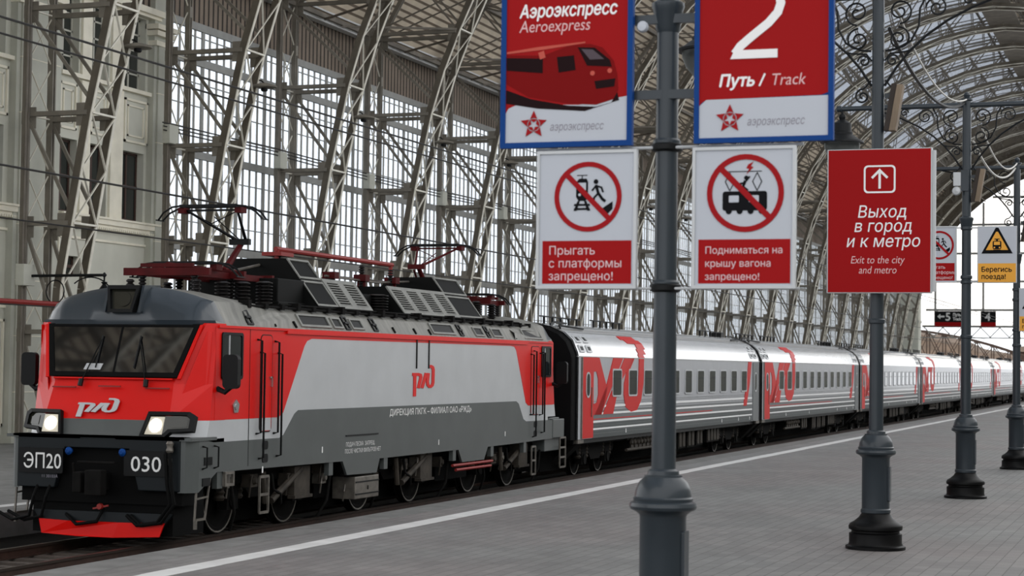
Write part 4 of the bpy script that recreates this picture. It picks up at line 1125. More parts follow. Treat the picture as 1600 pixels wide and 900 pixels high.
# ================================================================ PASSENGER CARRIAGES
XC0, CL, PITCH = 51.6, 24.55, 25.0
CP = [(YN,1.13),(YN,3.48),(YN+.03,3.60),(YN+.18,3.93),(YN+.42,4.15),(YN+.80,4.32),(YN+1.25,4.42),(YT,4.46)]
CP = CP + [(2*YT-y, z) for y, z in CP[::-1][1:]]
def make_carriage():
    X = XC0; XE_ = XC0+CL
    r = empty('passenger_carriage', (X, YT, 0))
    mb = MB()
    for i in range(len(CP)-1):
        a_, b_ = CP[i], CP[i+1]; roof = a_[1] >= 3.47 and b_[1] >= 3.47
        mb.add([(X,*a_),(XE_,*a_),(XE_,*b_),(X,*b_)], [(0,1,2,3)], 0, False) if not roof else None
    mb.add([(X,*p) for p in CP], [tuple(range(len(CP)))], 1).add([(XE_,*p) for p in CP], [tuple(range(len(CP)))], 1)
    mb.bx(X, XE_, YN+.1, YT+HW-.1, 1.0, 1.14, 1)
    mb.build('body', [M['car_side'], M['black']], r)
    rows = [[(X, y, z) for y, z in CP[1:-1]], [(XE_, y, z) for y, z in CP[1:-1]]]
    MB().loft(rows, 0, True).bx(X, XE_, YN-.012, YN+.03, 3.465, 3.49).build('roof', M['silver'], r)
    MB().bx(53.12, 74.75, YN-.006, YN, 1.62, 1.93).build('grey_band', M['car_mid'], r)
    MB().bx(53.12, 74.75, YN-.008, YN, 1.13, 1.62).build('dark_band', M['car_dark'], r)
    b = MB()
    for z, h in ((1.60,.055),(1.39,.05),(1.83,.06),(2.04,.06)): b.bx(53.12, 74.75, YN-.016, YN, z-h/2, z+h/2)
    b.build('white_stripes', M['car_white'], r)
    b = MB().bx(53.12, 68.0, YN-.013, YN, 1.66, 1.685)
    b.build('red_stripe', M['car_red'], r)
    b = MB()
    for z in (1.25,1.33,1.48,1.55,1.72,1.77,1.92,1.97,2.12,2.18): b.bx(53.12, 74.75, YN-.011, YN, z, z+.012)
    b.build('ribbing', M['car_mid'], r)
    # painted giant letters at the near end
    L_ = .017
    MB().prism([(53.12,3.46),(53.72,3.46),(54.05,3.1),(54.55,2.55),(54.3,2.2),(54.0,1.80),(53.12,1.80),(53.12,2.10),(53.50,2.15),(53.66,2.4),(53.62,2.85),(53.45,3.05),(53.12,3.05)], s, 0, L_).build('painted_letter', M['car_red'], r)
    MB().prism([(55.19,3.46),(56.22,3.46),(53.95,1.80),(53.3,1.80),(54.45,2.6)], s, 0, L_).build('painted_letter', M['car_red'], r)
    MB().prism([(56.40,3.46),(57.45,3.46),(56.75,3.12),(56.2,2.85),(55.6,2.35),(55.2,1.80),(54.12,1.80)], s, 0, L_).build('painted_letter', M['car_red'], r)
    MB().prism([(57.3,3.46),(56.62,3.05),(56.38,2.7),(56.35,2.35),(56.55,1.98),(57.15,1.82),(57.85,1.86),(58.32,2.15),(58.58,2.7),(58.62,3.46),(58.05,3.46),(58.0,2.7),(57.9,2.30),(56.98,2.30),(56.97,3.09),(57.5,3.46)], s, 0, L_).build('painted_letter', M['car_red'], r)
    MB().prism([(74.05,3.46),(74.62,3.46),(74.3,2.6),(73.75,1.75),(73.15,1.75),(73.75,2.6)], s, 0, L_).build('painted_letter', M['car_red'], r)
    # the tail of the last letter runs over the roof edge
    def rf(u, v, t):                             # v: distance up the roof curve from the eaves
        d = v; P = CP[1:8]
        for (y0, z0), (y1, z1) in zip(P, P[1:]):
            l_ = math.hypot(y1-y0, z1-z0)
            if d <= l_: 
                k = d/l_; n_ = Vector((-(z1-z0), (y1-y0))).normalized()
                return (u, y0+(y1-y0)*k + n_.x*t, z0+(z1-z0)*k + n_.y*t)
            d -= l_
        return (u, P[-1][0], P[-1][1]+t)
    b = MB()
    for (u0, u1, v0, v1) in ((58.05,58.70,0,.12),(58.1,58.95,.12,.3),(58.2,59.1,.3,.47),(57.3,59.0,.47,.62),(56.9,58.6,.62,.78)):
        b.prism([(u0,v0),(u1,v0),(u1-.12,v1),(u0-.08,v1)], rf, .004, .018)
    b.build('painted_letter_tail', M['car_red'], r)
    # doors
    d = MB().prism(rrect(52.02, 53.12, 1.15, 3.46, .04), s, .0, .03).build('door', M['car_red'], r)
    MB().ring(rrect(52.36,52.78,2.30,3.04,.19), rrect(52.41,52.73,2.35,2.99,.15), s, .03,.045).build('window_frame', M['sign_edge'], d)
    MB().prism(rrect(52.41,52.73,2.35,2.99,.15), s, .03, .036).build('pane', M['car_glass'], d)
    MB().bx(51.98, 52.06, YN-.035, YN, 1.15, 3.46).bx(52.90,52.93,YN-.05,YN-.03,1.75,2.6).build('handrail', M['steelgrey'], d)
    d = MB().prism(rrect(74.85, 75.85, 1.15, 3.44, .04), s, .0, .03).build('door', M['car_mid'], r)
    MB().ring(rrect(75.1,75.55,2.28,3.05,.19), rrect(75.15,75.5,2.33,3.0,.15), s, .03,.045).build('window_frame', M['sign_edge'], d)
    MB().prism(rrect(75.15,75.5,2.33,3.0,.15), s, .03, .036).build('pane', M['car_glass'], d)
    # windows
    for k in range(11):
        x0 = 55.13+1.765*k
        w = MB().ring(rrect(x0-.05,x0+.95,2.30,3.14,.09), rrect(x0,x0+.9,2.35,3.09,.07), s, .0, .032).build('window', M['sign_edge'], r)
        MB().prism(rrect(x0,x0+.9,2.35,3.09,.07), s, .0, .022).build('pane', M['car_glass'], w)
        MB().bx(x0, x0+.9, YN-.03, YN-.02, 2.83, 2.85).build('vent_bar', M['black'], w)
    # end bellows
    for (xa, xb) in ((X-.42, X), (XE_, XE_+.02)):
        b = MB(); inn = [(YT+(y-YT)*.975, 1.25+(z-1.25)*.98) for y, z in CP]
        b.loft([[(xa, y, z) for y, z in inn], [(xb, y, z) for y, z in inn]], 0, False)
        b.add([(xa, y, z) for y, z in inn], [tuple(range(len(inn)))], 0)
        if xa < X: 
            for xx in (X-.36, X-.26, X-.16, X-.06): b.loft([[(xx, YT+(y-YT)*1.012, 1.25+(z-1.25)*1.012) for y, z in inn], [(xx+.05, YT+(y-YT)*1.012, 1.25+(z-1.25)*1.012) for y, z in inn]], 0)
        b.build('gangway_bellows', M['bellows'], r)
    for (xa, xb) in ((X-.01, X+.10), (XE_-.10, XE_+.01)):
        rim = [(YT+(y-YT)*1.006, 1.25+(z-1.25)*1.006) for y, z in CP]
        MB().loft([[(xa, y, z) for y, z in rim], [(xb, y, z) for y, z in rim]], 0, False).build('end_rim', M['bellows'], r)
    # roof fittings
    for xa in (X+.35, X+1.05, XE_-.85, XE_-1.55):
        b = MB()
        for (v0, v1) in ((.12,.34),(.42,.66)):
            b.ring([(xa,v0),(xa+.45,v0),(xa+.45,v1),(xa,v1)], [(xa+.08,v0+.05),(xa+.37,v0+.05),(xa+.37,v1-.05),(xa+.08,v1-.05)], rf, .005, .03, 1)
            b.prism([(xa+.08,v0+.05),(xa+.37,v0+.05),(xa+.37,v1-.05),(xa+.08,v1-.05)], rf, .003, .012)
        b.build('roof_grille', [M['black'], M['sign_edge']], r)
    b = MB().bx(X+.5, XE_-.5, YN+.80, YN+.83, 4.31, 4.35).bx(X+.5, XE_-.5, YN+.42, YN+.44, 4.14, 4.17)
    b.build('roof_seam', M['car_mid'], r)
    b = MB()
    for (xa, xb) in ((X+.3, X+4.2), (X+5.2, X+8.8), (XE_-5.5, XE_-1.2)):
        b.tube([(xa, YT-.55, 4.62), (xb, YT-.55, 4.60)], .022, 6)
        for k in range(5): x = xa+(xb-xa)*(k+.5)/5; b.bx(x-.025, x+.025, YT-.58, YT-.52, 4.40, 4.62)
    b.build('roof_rod', M['black'], r)
    for xa, dr in ((X+.1, 1), (XE_-.1, -1)):
        b = MB()
        b.tube([(xa, YN+.55, 4.27),(xa+dr*.5, YN+.75, 4.36),(xa+dr*1.2, YN+.62, 4.32),(xa+dr*2.4, YN+.62, 4.29)], .03, 6).tube([(xa, YN+.85, 4.38),(xa+dr*.8, YN+1.0, 4.46),(xa+dr*1.8, YN+.95, 4.44)], .03, 6)
        b.build('roof_cable', M['black'], r)
    MB().bx(XE_-.9, XE_-.35, YT-.4, YT+.1, 4.42, 4.62).build('roof_box', M['black'], r)
    # underframe
    for xb in (55.35, 73.25): wheelset_bogie(r, xb-1.2, xb+1.2, .48, .78)
    MB().bx(X+.4, XE_-.4, YN+.35, YT+HW-.35, .92, 1.12).bx(X+.3, XE_-.3, YT-.6, YT+.6, .18, .95).build('underframe', M['rubber'], r)
    for i, (xa, xb, za) in enumerate(((58.1,60.9,.56),(61.6,63.0,.5),(64.2,65.2,.42),(65.5,66.5,.42),(66.8,67.7,.45),(68.4,70.3,.5))):
        b = MB().bx(xa, xb, YN+.28, YN+1.2, za, 1.06)
        n = max(2, int((xb-xa)/.45))
        for k in range(n): b.bx(xa+(xb-xa)*(k+.15)/n, xa+(xb-xa)*(k+.8)/n, YN+.25, YN+.3, za+.06, .98, 1)
        b.build('equipment_box', [M['soot'], M['grime']], r)
    b = MB().tube([(57.6,YN+.25,.62),(61.0,YN+.25,.62)], .05, 8).tube([(57.8,YN+.3,.95),(60.8,YN+.3,.95)], .035, 6)
    for k in range(8): b.lathe([(.06,-.06),(.1,0),(.06,.06)], (58.1+k*.38, YN+.24, .85), 'y', 10)
    b.build('brake_valves', M['grime'], r)
    for (xa, dr) in ((X+.35, -1), (XE_-.35, 1)):
        MB().prism([(YN+.02,1.12),(YN+.02,1.0),(YN+.62,.42),(YN+.78,.46),(YN+.30,1.0),(YN+.30,1.12)], lambda u, v, t: (t, u, v), xa-.28, xa+.28).bx(xa-.28, xa+.28, YN-.02, YN+.2, 1.02, 1.12, 1).build('end_step', [M['soot'], M['steelgrey']], r)
    b = MB()
    for x in (56.6, 62.0, 69.5, 72.3, 74.3): b.bx(x, x+.05, YN-.02, YN, 1.20, 1.32)
    b.build('jacking_mark', M['car_white'], r)
    return r
CG = 'grey carriages of the passenger train'
car0 = make_carriage()
tag(car0, 'grey passenger carriage with red door and giant red letters, coupled directly behind the locomotive', 'train carriage', CG)
labs = ['grey passenger carriage, second behind the locomotive',
        'grey passenger carriage, third behind the locomotive, partly hidden by the exit sign post',
        'grey passenger carriage, fourth behind the locomotive',
        'grey passenger carriage, fifth behind the locomotive, seen just beyond the yellow sign post',
        'grey passenger carriage, sixth behind the locomotive, past the farther lamp posts',
        'grey passenger carriage, seventh behind the locomotive and last one in view']
for k in range(6):
    c = dup(car0, (XC0+PITCH*(k+1), YT, 0)); c['label'] = labs[k]

# ================================================================ LAMP POSTS
PY = 4.90
POSTS = [18.63, 32.65, 46.75, 61.4]
def spiral(cx, cz, r0, turns, a0, sgn, n=26):
    P = []
    for i in range(n+1):
        t = i/n; r = r0*(1-.82*t); a_ = a0 + sgn*2*PI*turns*t
        P.append((cx+r*math.cos(a_), cz+r*math.sin(a_)))
    return P
def make_post(x):
    p = empty('lamp_post', (x, PY, .2))
    c = (x, PY, .2)
    b = MB().lathe([(.50,0),(.50,.05),(.455,.07),(.44,.10),(.44,.26),(.40,.28),(.40,.31),(.445,.33),(.45,.38),(.43,.42),(.36,.46),(.28,.53),(.235,.60),(.225,.64)], c, 'z', 32)
    b.build('foot', M['post_foot'], p)
    b = MB().lathe([(.235,.60),(.25,.61),(.25,.66),(.232,.68),(.232,1.52),(.245,1.545),(.28,1.57),(.325,1.59),(.338,1.62),(.328,1.655),(.295,1.67),(.300,1.70),(.285,1.715),(.275,1.78),(.24,1.86),(.19,1.91),(.19,1.925),(.16,1.93),(.155,1.97),(.13,1.99)], c, 'z', 32)
    b.build('pedestal', M['post'], p)
    MB().prism(rrect(-.09,.09,.80,1.38,.02), lambda u, v, t: (x+u, PY-.215-t, .2+v), 0, .03).build('access_door', M['post'], p)
    b = MB().lathe([(.122,1.95),(.118,3.0),(.112,5.0),(.108,6.42)], c, 'z', 20).lathe([(.11,6.36),(.125,6.40),(.15,6.58),(.165,6.62),(.165,6.66),(.13,6.68),(.105,6.70),(.102,9.2),(.10,9.50)], c, 'z', 20)
    for z in (3.78, 5.20): b.lathe([(.125,z),(.14,z+.02),(.14,z+.07),(.125,z+.09)], c, 'z', 20)
    b.build('shaft', M['post'], p)
    b = MB().lathe([(.10,9.46),(.14,9.48),(.14,9.51),(.06,9.53),(.07,9.56),(.085,9.61),(.06,9.66),(.0,9.69)], c, 'z', 16)
    b.build('finial', M['post'], p)
    b = MB().tube([(x, PY-3.05, 9.57), (x, PY+3.05, 9.57)], .062, 10)
    for sg in (-1, 1): b.lathe([(.0,-.10),(.08,-.05),(.08,.05),(.0,.10)], (x, PY+sg*3.05, 9.57), 'y', 12)
    b.build('cross_arm', M['post'], p)
    for sg in (-1, 1):
        b = MB()
        g = lambda P, r=.018: b.tube([(x, PY+sg*u, 9.57+v) for u, v in P], r, 5)
        g([(.11,-1.55),(.30,-1.25),(.52,-.98),(.80,-.72),(1.15,-.48),(1.55,-.28),(1.95,-.13),(2.3,-.06)], .024)
        g(spiral(.36,-.28,.22,1.6,-PI/2,1)); g(spiral(.34,-.75,.20,1.6,PI/2,-1)); g(spiral(.98,-.25,.19,1.6,PI,-1)); g(spiral(1.48,-.14,.10,1.4,PI,-1)); g(spiral(.24,-1.12,.11,1.4,0,1)); g(spiral(.26,-1.72,.13,1.5,PI/2,-1))
        g([(.12,-.95),(.3,-.93),(.55,-.80),(.68,-.55),(.70,-.25),(.80,-.06)], .02); g([(.11,-1.12),(.2,-1.0),(.45,-.98),(.55,-.95)], .016); g([(.12,-1.45),(.2,-1.55),(.26,-1.6)], .016)
        b.build('scroll_bracket', M['iron'], p)
        ly = PY+sg*2.98
        l = MB().lathe([(.03,0),(.03,-.12),(.07,-.14),(.09,-.2),(.07,-.26),(.10,-.28),(.17,-.33),(.22,-.36),(.23,-.56),(.26,-.58),(.26,-.64),(.30,-.66),(.40,-.74),(.52,-.80),(.53,-.84)], (x, ly, 9.57), 'z', 24).build('lantern', M['iron'], p)
        MB().lathe([(.44,-.83),(.43,-.95),(.36,-1.12),(.22,-1.28),(.06,-1.36),(.0,-1.37)], (x, ly, 9.57), 'z', 24).build('globe', M['lantern_glass'], l)
    return p
post0 = make_post(POSTS[0])
plab = ['grey lamp post carrying the two blue-framed signs, its foot out of view', 'grey lamp post carrying the red exit sign', 'grey lamp post carrying the yellow beware-of-trains sign', 'grey lamp post beyond the one with the yellow beware-of-trains sign']
PGR = 'platform lamp posts'
tag(post0, plab[0], 'lamp post', PGR)
posts = [post0]
for x, l in zip(POSTS[1:], plab[1:]):
    c = dup(post0, (x, PY, .2)); c['label'] = l; posts.append(c)

# ================================================================ SIGNS
def sign_root(name, x, y, z, label, cat='sign', group=None):
    r = empty(name, (x, y, z)); tag(r, label, cat, group); return r
def panel_sign(r, x, yl, yr, zb, zt, th, edge, fr=0.0, fmat=None):
    """a box board facing the camera; yl > yr"""
    MB().bx(x, x+th, yr, yl, zb, zt).build('board', edge, r, bevel=.006)
    if fr:
        w, h = yl-yr, zt-zb; f = face_fn(x, yl, zb)
        MB().ring([(0,0),(w,0),(w,h),(0,h)], [(fr,fr),(w-fr,fr),(w-fr,h-fr),(fr,h-fr)], f, 0, .02).build('frame', fmat, r)
    return face_fn(x, yl, zb), yl-yr, zt-zb
XS = 18.45
def star(cx, cy, r, n=5, k=.45, a0=PI/2):
    P = []
    for i in range(2*n): rr = r if i % 2 == 0 else r*k; a_ = a0+PI*i/n; P.append((cx+rr*math.cos(a_), cy+rr*math.sin(a_)))
    return P
def star_logo(f, cx, cy, r, root):
    b = MB()
    for i in range(5):                                # five pointed petals with a pale core
        a_ = PI/2+2*PI*i/5; d = (math.cos(a_), math.sin(a_)); n_ = (-d[1], d[0])
        b.prism([(cx+d[0]*r, cy+d[1]*r), (cx+d[0]*r*.42+n_[0]*r*.26, cy+d[1]*r*.42+n_[1]*r*.26), (cx+d[0]*r*.50, cy+d[1]*r*.50), (cx+d[0]*r*.42-n_[0]*r*.26, cy+d[1]*r*.42-n_[1]*r*.26)], f, .006, .012)
        b.prism([(cx+d[0]*r*.36+n_[0]*r*.26, cy+d[1]*r*.36+n_[1]*r*.26), (cx+d[0]*r*.18, cy+d[1]*r*.18), (cx+d[0]*r*.36-n_[0]*r*.26, cy+d[1]*r*.36-n_[1]*r*.26), (cx+d[0]*r*.42, cy+d[1]*r*.42)], f, .006, .012)
    b.build('star_emblem', M['prohib'], root)

# --- left blue-framed sign: red poster of a train
r = sign_root('framed_sign', XS, 5.9, 6.2, 'blue-framed sign with a red train picture, above the no-jumping sign', group='blue-framed station signs')
f, w, h = panel_sign(r, XS, 6.61, 5.21, 5.415, 7.62, .06, M['sign_blue'], .055, M['sign_blue'])
wv = [(.055,.44)]+[(.055+.02*k, .44+.05*math.sin(k/12*PI/2)) for k in range(1,13)]
top = [(w-.055,.51),(w-.2,.47),(.30,.44),(.16,.42),(.055,.36)]
MB().prism([(.055,.055),(w-.055,.055)]+[(w-.055,.50),(w*.6,.425),(.30,.445),(.16,.44),(.085,.41),(.055,.36)], f, 0, .003).build('white_strip', M['sign_white'], r)
MB().prism([(.055,.36),(.085,.41),(.16,.44),(.30,.445),(w*.6,.425),(w-.055,.50),(w-.055,h-.055),(.055,h-.055)], f, 0, .0035).build('red_field', M['sign_red'], r)
# picture: a red train nose racing to the right
b = MB()
b.prism([(.06,.96),(.06,.66),(.30,.52),(.72,.44),(1.02,.42),(1.20,.47),(1.25,.56),(1.24,.72),(1.20,.86),(1.08,1.0),(.95,1.04),(.72,1.03),(.45,.94)], f, .004, .006, 0)
b.prism([(.06,.60),(.32,.50),(.72,.42),(1.02,.40),(1.18,.44),(1.24,.54),(1.26,.46),(.9,.36),(.4,.40),(.06,.46)], f, .0065, .007, 1)
b.prism([(.06,.93),(.45,.91),(.45,.76),(.06,.80)], f, .007, .008, 1)
b.prism([(.60,.92),(.78,.93),(.80,.78),(.62,.76)], f, .007, .008, 1)
b.prism([(.82,1.01),(1.0,1.0),(1.16,.87),(1.18,.80),(.92,.82)], f, .007, .008, 1)
b.prism([(.86,.99),(.98,.98),(1.10,.88),(.95,.88)], f, .009, .010, 2)
b.prism([(1.0,.66),(1.22,.68),(1.21,.60),(1.02,.58)], f, .007, .008, 1)
b.prism(circle(.98,.74,.025,10), f, .009, .010, 3).prism(circle(1.16,.76,.025,10), f, .009, .010, 3)
b.prism([(.40,.97),(.46,.99),(.48,.92),(.42,.90)], f, .009, .010, 3).prism([(.06,.97),(.45,1.0),(.9,1.05),(.9,1.065),(.4,1.03),(.06,.99)], f, .007, .008, 3)
b.build('train_picture', [mat('poster_train_red', (118,6,8), .6, spec=.1), mat('poster_black', (26,6,9), .6, spec=.1), mat('poster_grey', (84,74,80), .6, spec=.1), mat('poster_pale', (186,84,72), .6, spec=.1)], r)
b = MB(); put_text(b, 'Аэроэкспресс', .185, f, .006, .19, 1.335, bold=.004, shear=.18, xs=.80); b.build('russian_name', M['sign_text'], r)
b = MB(); put_text(b, 'Aeroexpress', .175, f, .006, .19, 1.185, shear=.18, xs=.83); b.build('english_name', M['sign_text_dim'], r)
star_logo(f, .36, .235, .145, r)
b = MB(); put_text(b, 'аэроэкспресс', .115, f, .006, .53, .17, shear=.2, xs=.72); b.build('small_name', M['sign_grey_text'], r)
# --- right blue-framed sign: track 2
r = sign_root('framed_sign', XS, 3.87, 6.2, 'blue-framed red sign with a big white 2, above the no-climbing sign', group='blue-framed station signs')
f, w, h = panel_sign(r, XS, 4.575, 3.195, 5.415, 7.62, .06, M['sign_blue'], .05, M['sign_blue'])
MB().prism([(.05,.05),(w-.05,.05),(w-.05,.44),(.12,.43),(.05,.37)], f, 0, .003).build('white_strip', M['sign_white'], r)
MB().prism([(.05,.37),(.07,.40),(.12,.43),(w-.12,.445),(w-.05,.47),(w-.05,h-.05),(.05,h-.05)], f, 0, .0035).build('red_field', M['sign_red'], r)
b = MB()
sh = lambda P: [(u+.18*v*1.0, v) for u, v in P]
two = [(.30,.87),(.335,.93),(.66,1.22),(.70,1.30),(.71,1.38),(.68,1.47),(.60,1.53),(.50,1.55),(.40,1.54)]
b.ribbon([(.405,.875),(.46,.95),(.57,1.04),(.74,1.17),(.83,1.27),(.86,1.36),(.84,1.45),(.77,1.51),(.68,1.53),(.56,1.515)], .085, f, .006, .012)
b.prism([(.36,.825),(.83,.825),(.83,.91),(.40,.91)], f, .006, .0128)
b.build('numeral', M['sign_text'], r)
b = MB(); put_text(b, 'Путь /', .165, f, .006, .24, .555, bold=.005, shear=.2, xs=.95); b.build('russian_word', M['sign_text'], r)
b = MB(); put_text(b, 'Track', .165, f, .006, .76, .555, shear=.2, xs=.88); b.build('english_word', M['sign_text_dim'], r)
star_logo(f, .36, .235, .145, r)
b = MB(); put_text(b, 'аэроэкспресс', .115, f, .006, .53, .165, shear=.2, xs=.72); b.build('small_name', M['sign_grey_text'], r)

# --- prohibition signs
def prohib_ring(f, cx, cy, R, root):
    MB().ring(circle(cx,cy,R,40), circle(cx,cy,R*.86,40), f, .006, .011).build('red_ring', M['prohib'], root)
    d = .70*R*.93
    MB().ribbon([(cx-d, cy+d), (cx+d, cy-d)], R*.15, f, .007, .0115).build('red_bar', M['prohib'], root)
def picto_jump(f, cx, cy, k, root):
    b = MB(); g = lambda u, v, t: f(cx+u*k, cy+v*k, t)
    b.prism([(-.30,.0),(-.30,.36),(-.22,.44),(-.04,.44),(.0,.36),(.0,.0),(-.06,-.10),(-.24,-.10)], g, .004, .006)
    b.prism([(-.36,-.34),(-.26,-.10),(-.20,-.10),(-.28,-.34)], g, .004, .006).prism([(.06,-.34),(-.04,-.10),(-.10,-.10),(-.02,-.34)], g, .004, .006)
    for v in (-.32, -.22): b.prism([(-.36,v),(.06,v),(.04,v+.05),(-.34,v+.05)], g, .004, .006)
    b.ribbon([(-.28,.52),(-.02,.52)], .02, g, .004, .006).ribbon([(-.15,.44),(-.15,.52)], .02, g, .004, .006)
    b.prism(circle(.20,.36,.06,12), g, .004, .006)
    b.ribbon([(.20,.28),(.26,.08),(.36,-.06),(.44,-.12)], .07, g, .004, .006).ribbon([(.26,.08),(.16,-.02),(.14,-.12)], .05, g, .004, .006)
    b.ribbon([(.10,.14),(.20,.26),(.34,.22),(.38,.10)], .045, g, .004, .006)
    b.prism([(.34,-.30),(.62,-.12),(.62,-.30),(.5,-.42)], g, .004, .006)
    b.build('pictogram', M['picto'], root)
    b = MB().prism([(-.25,.16),(-.05,.16),(-.05,.34),(-.25,.34)], g, .006, .0065).prism(circle(-.21,.05,.035,8), g, .006, .0065).prism(circle(-.09,.05,.035,8), g, .006, .0065)
    b.build('pictogram_window', M['sign_white'], root)
def picto_roof(f, cx, cy, k, root):
    b = MB(); g = lambda u, v, t: f(cx+u*k, cy+v*k, t)
    b.prism(rrect(-.50,.48,-.38,.04,.06), g, .004, .006)
    for u in (-.36, -.12, .12, .36): b.prism(circle(u, -.39, .07, 10), g, .004, .006)
    b.ribbon([(-.34,.05),(-.44,.25),(-.34,.44),(-.24,.25),(-.34,.05)], .02, g, .004, .006).ribbon([(.26,.05),(.16,.25),(.26,.44),(.36,.25),(.26,.05)], .02, g, .004, .006)
    b.ribbon([(-.40,.47),(.36,.47)], .018, g, .004, .006)
    b.prism(circle(.02,.33,.05,10), g, .004, .006).ribbon([(.0,.27),(-.05,.14),(-.12,.06)], .06, g, .004, .006).ribbon([(-.05,.14),(.06,.05)], .05, g, .004, .006).ribbon([(.10,.36),(-.02,.22),(-.14,.20)], .04, g, .004, .006)
    b.build('pictogram', M['picto'], root)
    b = MB()
    for u in (-.36, .08): b.prism(rrect(u, u+.22, -.20, -.05, .02), g, .006, .0065)
    b.build('pictogram_window', M['sign_white'], root)
    MB().prism([(.06,.62),(.18,.68),(.12,.58),(.18,.56),(.02,.40),(.08,.52),(.02,.54)], g, .004, .007).build('red_flash', M['prohib'], root)
def prohibition(x, yl, yr, zb, zt, lines, picto, label, ty=(.345,.215,.085), ts=.122, tx=.13, group='platform prohibition signs'):
    r = sign_root('prohibition_sign', x, (yl+yr)/2, zb, label, group=group)
    f, w, h = panel_sign(r, x, yl, yr, zb, zt, .05, M['sign_edge'], .03, M['sign_edge'])
    MB().bx(x-.003, x+.002, yr+.03, yl-.03, zb+.03, zt-.03).build('white_face', M['sign_white'], r)
    k = h/1.40
    MB().prism([(.065*k,.05*k),(w-.05*k,.05*k),(w-.05*k,.485*k),(.065*k,.485*k)], f, .0, .005).build('red_panel', M['sign_red'], r)
    cx, cy, R = w*.515, .93*k, .355*k
    if picto is picto_roof: R = .385*k; cy = .94*k
    picto(f, cx, cy, R*1.18, r); prohib_ring(f, cx, cy, R, r)
    b = MB()
    for s_, v in zip(lines, ty): put_text(b, s_, ts*k, f, .008, tx*k, v*k, xs=1.0)
    b.build('lettering', M['sign_text_soft'], r)
    return r
prohibition(XS, 6.205, 5.155, 3.98, 5.375, ('Прыгать', 'с платформы', 'запрещено!'), picto_jump, 'white and red no-jumping-off-platform sign hanging under the train picture sign')
prohibition(XS, 4.585, 3.555, 3.98, 5.375, ('Подниматься на', 'крышу вагона', 'запрещено!'), picto_roof, 'white and red no-climbing-on-carriage-roof sign hanging under the number 2 sign', ts=.098)
prohibition(46.6, 5.95, 5.11, 5.31, 6.66, ('Прыгать', 'с платформы', 'запрещено!'), picto_jump, 'small white and red prohibition sign half hidden behind the red exit sign', ts=.115)
# brackets clamped to the posts
r = post0
b = MB().bar((18.56, 6.55, 6.69), (18.56, 3.25, 6.69), .07, .09); b.build('sign_arm', M['post'], r)
b = MB().bar((18.56, 6.55, 5.93), (18.56, 3.25, 5.93), .07, .09); b.build('sign_arm', M['post'], r)
MB().tube([(18.54, 6.25, 5.395), (18.54, 3.5, 5.395)], .016, 8).build('sign_rod', M['sign_edge'], r)
MB().tube([(18.54, 6.22, 3.985), (18.54, 3.53, 3.985)], .014, 8).build('sign_rod', M['sign_edge'], r)
for z in (3.95, 5.36): MB().lathe([(.13,0),(.16,.02),(.16,.07),(.13,.09)], (18.63, PY, z), 'z', 18).build('clamp', M['black'], r)
MB().lathe([(.0,-.06),(.045,-.055),(.058,-.03),(.058,.0),(.05,.03),(.04,.05)], (18.5, 5.122, 6.61), 'x', 16).build('end_cap', M['sign_white'], r)

# --- exit sign
XE2 = 32.35
r = sign_root('exit_sign', XE2, 4.85, 4.5, 'red exit sign with white arrow and lettering on the second post')
f, w, h = panel_sign(r, XE2, 5.70, 3.955, 4.49, 6.92, .12, M['sign_edge'])
MB().prism([(0.02,.015),(w-.02,.015),(w-.02,h-.015),(.02,h-.015)], f, 0, .006).build('red_face', M['sign_red'], r)
b = MB().bx(XE2+.05, XE2+.12, 3.90, 3.96, 4.52, 6.88); b.build('side_lamp_case', M['sign_edge'], r)
b = MB()
cx, cy = w*.505, h-.515
b.ring(rrect(cx-.265,cx+.265,cy-.235,cy+.235,.07), rrect(cx-.235,cx+.235,cy-.205,cy+.205,.05), f, .006, .012)
b.ribbon([(cx,cy-.16),(cx,cy+.14)], .04, f, .006, .012).ribbon([(cx-.13,cy+.02),(cx,cy+.15),(cx+.13,cy+.02)], .04, f, .006, .012)
b.build('arrow_symbol', M['sign_text'], r)
b = MB()
for s_, v, u in (('Выход', h-1.16, .50), ('в город', h-1.40, .445), ('и к метро', h-1.655, .315)): put_text(b, s_, .285, f, .008, u, v, bold=.001, shear=.16, xs=.93)
b.build('russian_lettering', M['sign_text'], r)
b = MB()
for s_, v, u in (('Exit to the city', h-1.93, .395), ('and metro', h-2.10, .535)): put_text(b, s_, .18, f, .008, u, v, shear=.2, xs=.83)
b.build('english_lettering', M['sign_text_dim'], r)
for z in (5.0, 6.3): MB().bx(32.475, 32.56, PY-.5, PY+.5, z, z+.1).build('sign_arm', M['post'], posts[1])

